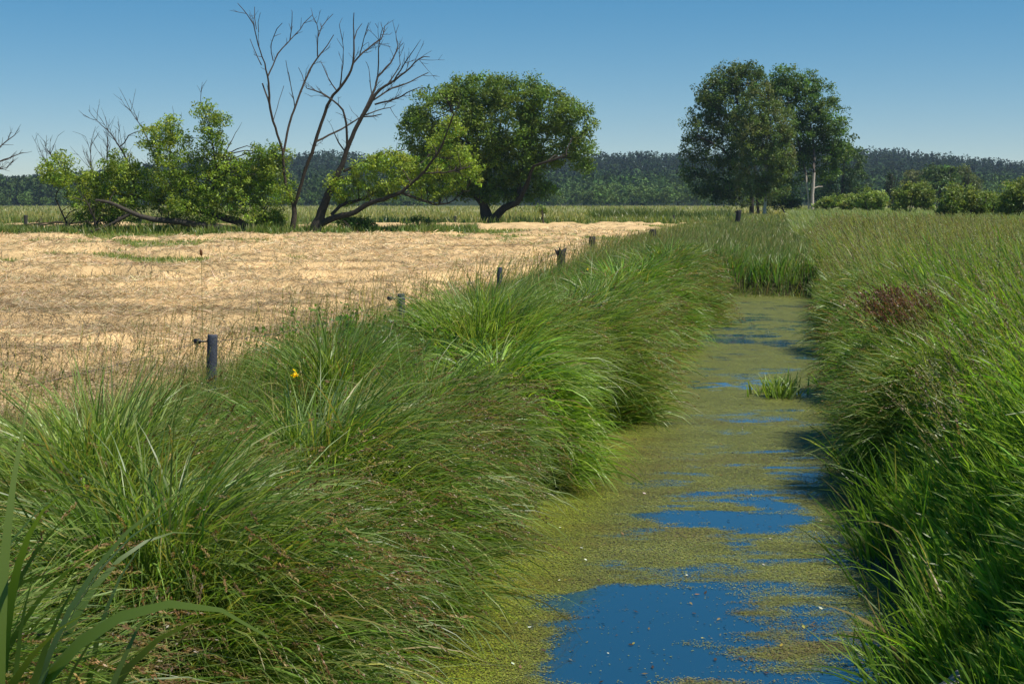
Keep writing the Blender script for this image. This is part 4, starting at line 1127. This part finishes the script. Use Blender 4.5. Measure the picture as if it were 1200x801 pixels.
shrub('round_tree', 'light green round tree half hidden right of the dark round tree', 350, [(1130, 206, 12, 11), (1138, 218, 13, 12), (1126, 222, 12, 12)], [(0.085, 0.105, 0.035), (0.07, 0.09, 0.03)], 0.7, 1.2, 'tree')
shrub('conifer', 'narrow young dark conifer between the grove and the round trees', 300, [(1043, 208, 3, 7), (1043, 218, 5, 8), (1043, 229, 7, 8)], [(0.03, 0.05, 0.018)], 0.5, 0.7, 'tree')
# undergrowth beneath the trees at the field edge
shrub('bush', 'shady bush between the dark and the white trunks of the grove', 206, [(922, 236, 10, 9), (912, 238, 8, 8), (931, 238, 8, 8)], BIR, 0.34, 0.6)
MIDS = [(0.07, 0.115, 0.022), (0.09, 0.14, 0.028), (0.055, 0.09, 0.018)]
shrub('bush', 'low dark bush under the arm of the leaning tree', 91, [(418, 262, 18, 8), (405, 258, 10, 6), (432, 264, 12, 6)], MIDS, 0.2, 0.35)
shrub('bush', 'small low bush on the hay right of the leaning tree', 93, [(494, 263, 14, 6), (488, 257, 6, 5)], MIDS, 0.2, 0.35)
shrub('bush', 'bright leafy bush at the root end of the fallen tree', 93, [(318, 255, 14, 12), (330, 262, 10, 8), (305, 262, 10, 8)], LIME, 0.2, 0.35)
shrub('bush', 'sparse sapling with few leaves at the right foot of the willow', 120, [(635, 243, 7, 5), (636, 249, 4, 4)], WIL, 0.22, 0.3, dens=0.6, base=637)

# reeds and field margins in the distance
fr = Soup()


def margin(n, D0, D1, x0, x1, h, cols, wmin=0.0007, bend=0.5, az=None):
    D = rng.uniform(D0, D1, n)
    x = D * rng.uniform((x0 - 600) / F, (x1 - 600) / F, n)
    t = pal(n, cols); dens = fbm(x / 4, D / 3, 111)
    k = rng.uniform(0, 1, n) < sst(0.36, 0.66, dens)
    x, D, t = x[k], D[k], t[k]; n = len(x)
    blades(fr, np.stack([x, D, terrain(x, D) - 0.03], -1), rng.uniform(0, 2 * PI, n) if az is None else rng.normal(az, 0.5, n), np.abs(rng.normal(0.2, 0.12, n)), np.abs(rng.normal(bend, 0.3, n)),
           h * rng.uniform(0.35, 1.15, n) * (0.55 + 0.9 * fbm(x / 3, D / 6, 115)), wmin * D, t, K=3, tip=t * 0.6 + 0.4 * np.array([0.2, 0.19, 0.09]))


GM = [(0.07, 0.11, 0.022), (0.095, 0.14, 0.03), (0.05, 0.085, 0.018), (0.15, 0.15, 0.06)]
margin(26000, 85, 97, -60, 560, 0.7, GM)
margin(16000, 96, 102, -60, 520, 0.5, GM + [(0.25, 0.2, 0.09)] * 2)
margin(20000, 126, 146, -60, 900, 0.8, [(0.06, 0.095, 0.022), (0.08, 0.12, 0.03), (0.17, 0.165, 0.07), (0.24, 0.2, 0.095)])
margin(24000, 146, 240, -60, 940, 0.8, [(0.23, 0.19, 0.085), (0.28, 0.23, 0.11), (0.13, 0.14, 0.055)], bend=0.4)
margin(14000, 240, 520, -60, 960, 1.0, [(0.2, 0.18, 0.075), (0.23, 0.2, 0.09), (0.13, 0.15, 0.05)], bend=0.4)
margin(9000, 150, 163, 690, 870, 1.35, [(0.045, 0.07, 0.02), (0.06, 0.09, 0.025)])
tag(fr.build('meadow_grass', GRASS), 'tall meadow grass and reeds beyond the hay field', 'grass', kind='stuff')

# fallen dry branches on the ground at the left
s = Tree(97, dk)
for k in range(9):
    x0 = rng.uniform(0, 90); y0 = rng.uniform(264, 271)
    s.branch([(x0, y0, 2.5), (x0 + rng.uniform(15, 30), y0 - rng.uniform(-1, 4), 2), (x0 + rng.uniform(35, 55), y0 - rng.uniform(-2, 6), 1)], None, rng.normal(0, 1.5), twigs=5, tl=(0.3, 1.0))
o = s.W.build('fallen_branches', BARK); tag(o, 'heap of dry fallen branches lying left of the fallen tree', 'branches', kind='stuff')

# ------------------------------------------------------------------ far shrubs and forest
FRC = [(0.10, 0.155, 0.045), (0.12, 0.18, 0.052), (0.08, 0.13, 0.04)]
lab = 'rounded green shrub in the row along the foot of the wooded hill'
proto = []
for k in range(5):
    lf = Soup(); D = 560.0
    bl = [(600 + rng.normal(0, 7), HOR - 1 - rng.uniform(1, 9), rng.uniform(8, 13), rng.uniform(5, 8)) for _ in range(4)]
    leaf_blobs(lf, D, bl, 0.9, 1.1, [FRC[k % 3], FRC[(k + 1) % 3]], None, 1.0, clump=1.5, per=14, shell=0.5)
    V = np.concatenate(lf.V); V = V - np.array([0, D, 0]); lf.V = [V]; lf.Q = [np.concatenate(lf.Q)]; lf.T = [np.concatenate(lf.T)]
    o = lf.build('far_shrub', FAR); proto.append(o)
spots = list(np.arange(655, 830, 17)) + list(np.arange(-20, 480, 26)) + [1010, 1050, 1080, 1140, 1170]
used = 0
for k, px in enumerate(spots):
    D = rng.uniform(520, 600); px = px + rng.normal(0, 3)
    o = proto[k] if k < 5 else proto[k % 5].copy()
    if k >= 5: COL.objects.link(o)
    x = (px - 600) / F * D
    sc = rng.uniform(0.8, 1.3) * (1.0 if px > 640 else 0.7)
    o.location = (x, D, float(terrain(x, D)) - 0.3 - 0.0)
    o.rotation_euler = (0, 0, rng.uniform(0, 6))
    o.scale = (sc, sc, sc)
    tag(o, lab, 'shrub', 'shrubs at the foot of the hill')

fo = Soup()


def wood(n, D0, D1, x0, x1, hlo, hhi, cols, cards_n=34, size=2.0, cone=0.5):
    D = rng.uniform(D0, D1, n); x = D * rng.uniform((x0 - 600) / F, (x1 - 600) / F, n)
    z = terrain(x, D); H = rng.uniform(hlo, hhi, n)
    con = rng.uniform(0, 1, n) < cone
    ct = pal(n, cols, None, 0.16)
    f = rng.uniform(0.12, 1, (n, cards_n))
    wdt = np.where(con[:, None], 0.20 * (1.15 - f), 0.30 * np.sqrt(np.maximum(0.03, 1 - ((f - 0.55) / 0.5) ** 2))) * H[:, None]
    a = rng.uniform(0, 2 * PI, (n, cards_n)); q = rng.uniform(0.3, 1, (n, cards_n)) ** 0.5
    P = np.stack([x[:, None] + wdt * q * np.cos(a), D[:, None] + wdt * q * np.sin(a), z[:, None] + f * H[:, None]], -1)
    t = np.repeat(ct[:, None], cards_n, 1) * np.exp(rng.normal(0, 0.12, (n, cards_n, 1)))
    cards(fo, P.reshape(-1, 3), size * rng.uniform(0.6, 1.4, n * cards_n), t.reshape(-1, 3), aspect=0.7, up=0.4)


DKW = [(0.024, 0.046, 0.019), (0.027, 0.05, 0.02), (0.022, 0.043, 0.017)]
wood(5200, 760, 1460, -120, 1320, 8, 17, DKW + [(0.034, 0.055, 0.02)], 54, 1.9, 0.3)
wood(2000, 620, 900, -120, 500, 6, 15, [(0.055, 0.09, 0.028), (0.068, 0.11, 0.032), (0.044, 0.075, 0.025)], 46, 1.8, 0.25)
wood(2000, 620, 930, 620, 1320, 6, 15, [(0.06, 0.105, 0.032), (0.075, 0.125, 0.036), (0.048, 0.085, 0.028)], 46, 1.8, 0.15)
tag(fo.build('forest', FAR), 'dark pine and leaf wood covering the low hills at the horizon', 'forest', kind='stuff')

# ------------------------------------------------------------------ the air
hm, nt, out = nmat('haze')
pv = N(nt, 'ShaderNodeVolumePrincipled')
pv.inputs['Color'].default_value = (0.62, 0.78, 1.0, 1); pv.inputs['Density'].default_value = 0.00011
nt.links.new(pv.outputs[0], out.inputs['Volume'])
x0, x1, y0, y1, z0, z1 = -1600, 1600, -70, 1720, -2.6, 92
V = [(x, y, z) for x in (x0, x1) for y in (y0, y1) for z in (z0, z1)]
Q = [(0, 1, 3, 2), (4, 6, 7, 5), (0, 4, 5, 1), (2, 3, 7, 6), (0, 2, 6, 4), (1, 5, 7, 3)]
tag(mesh_np('haze', np.array(V, float), np.array(Q), hm, smooth=False), kind='stuff')
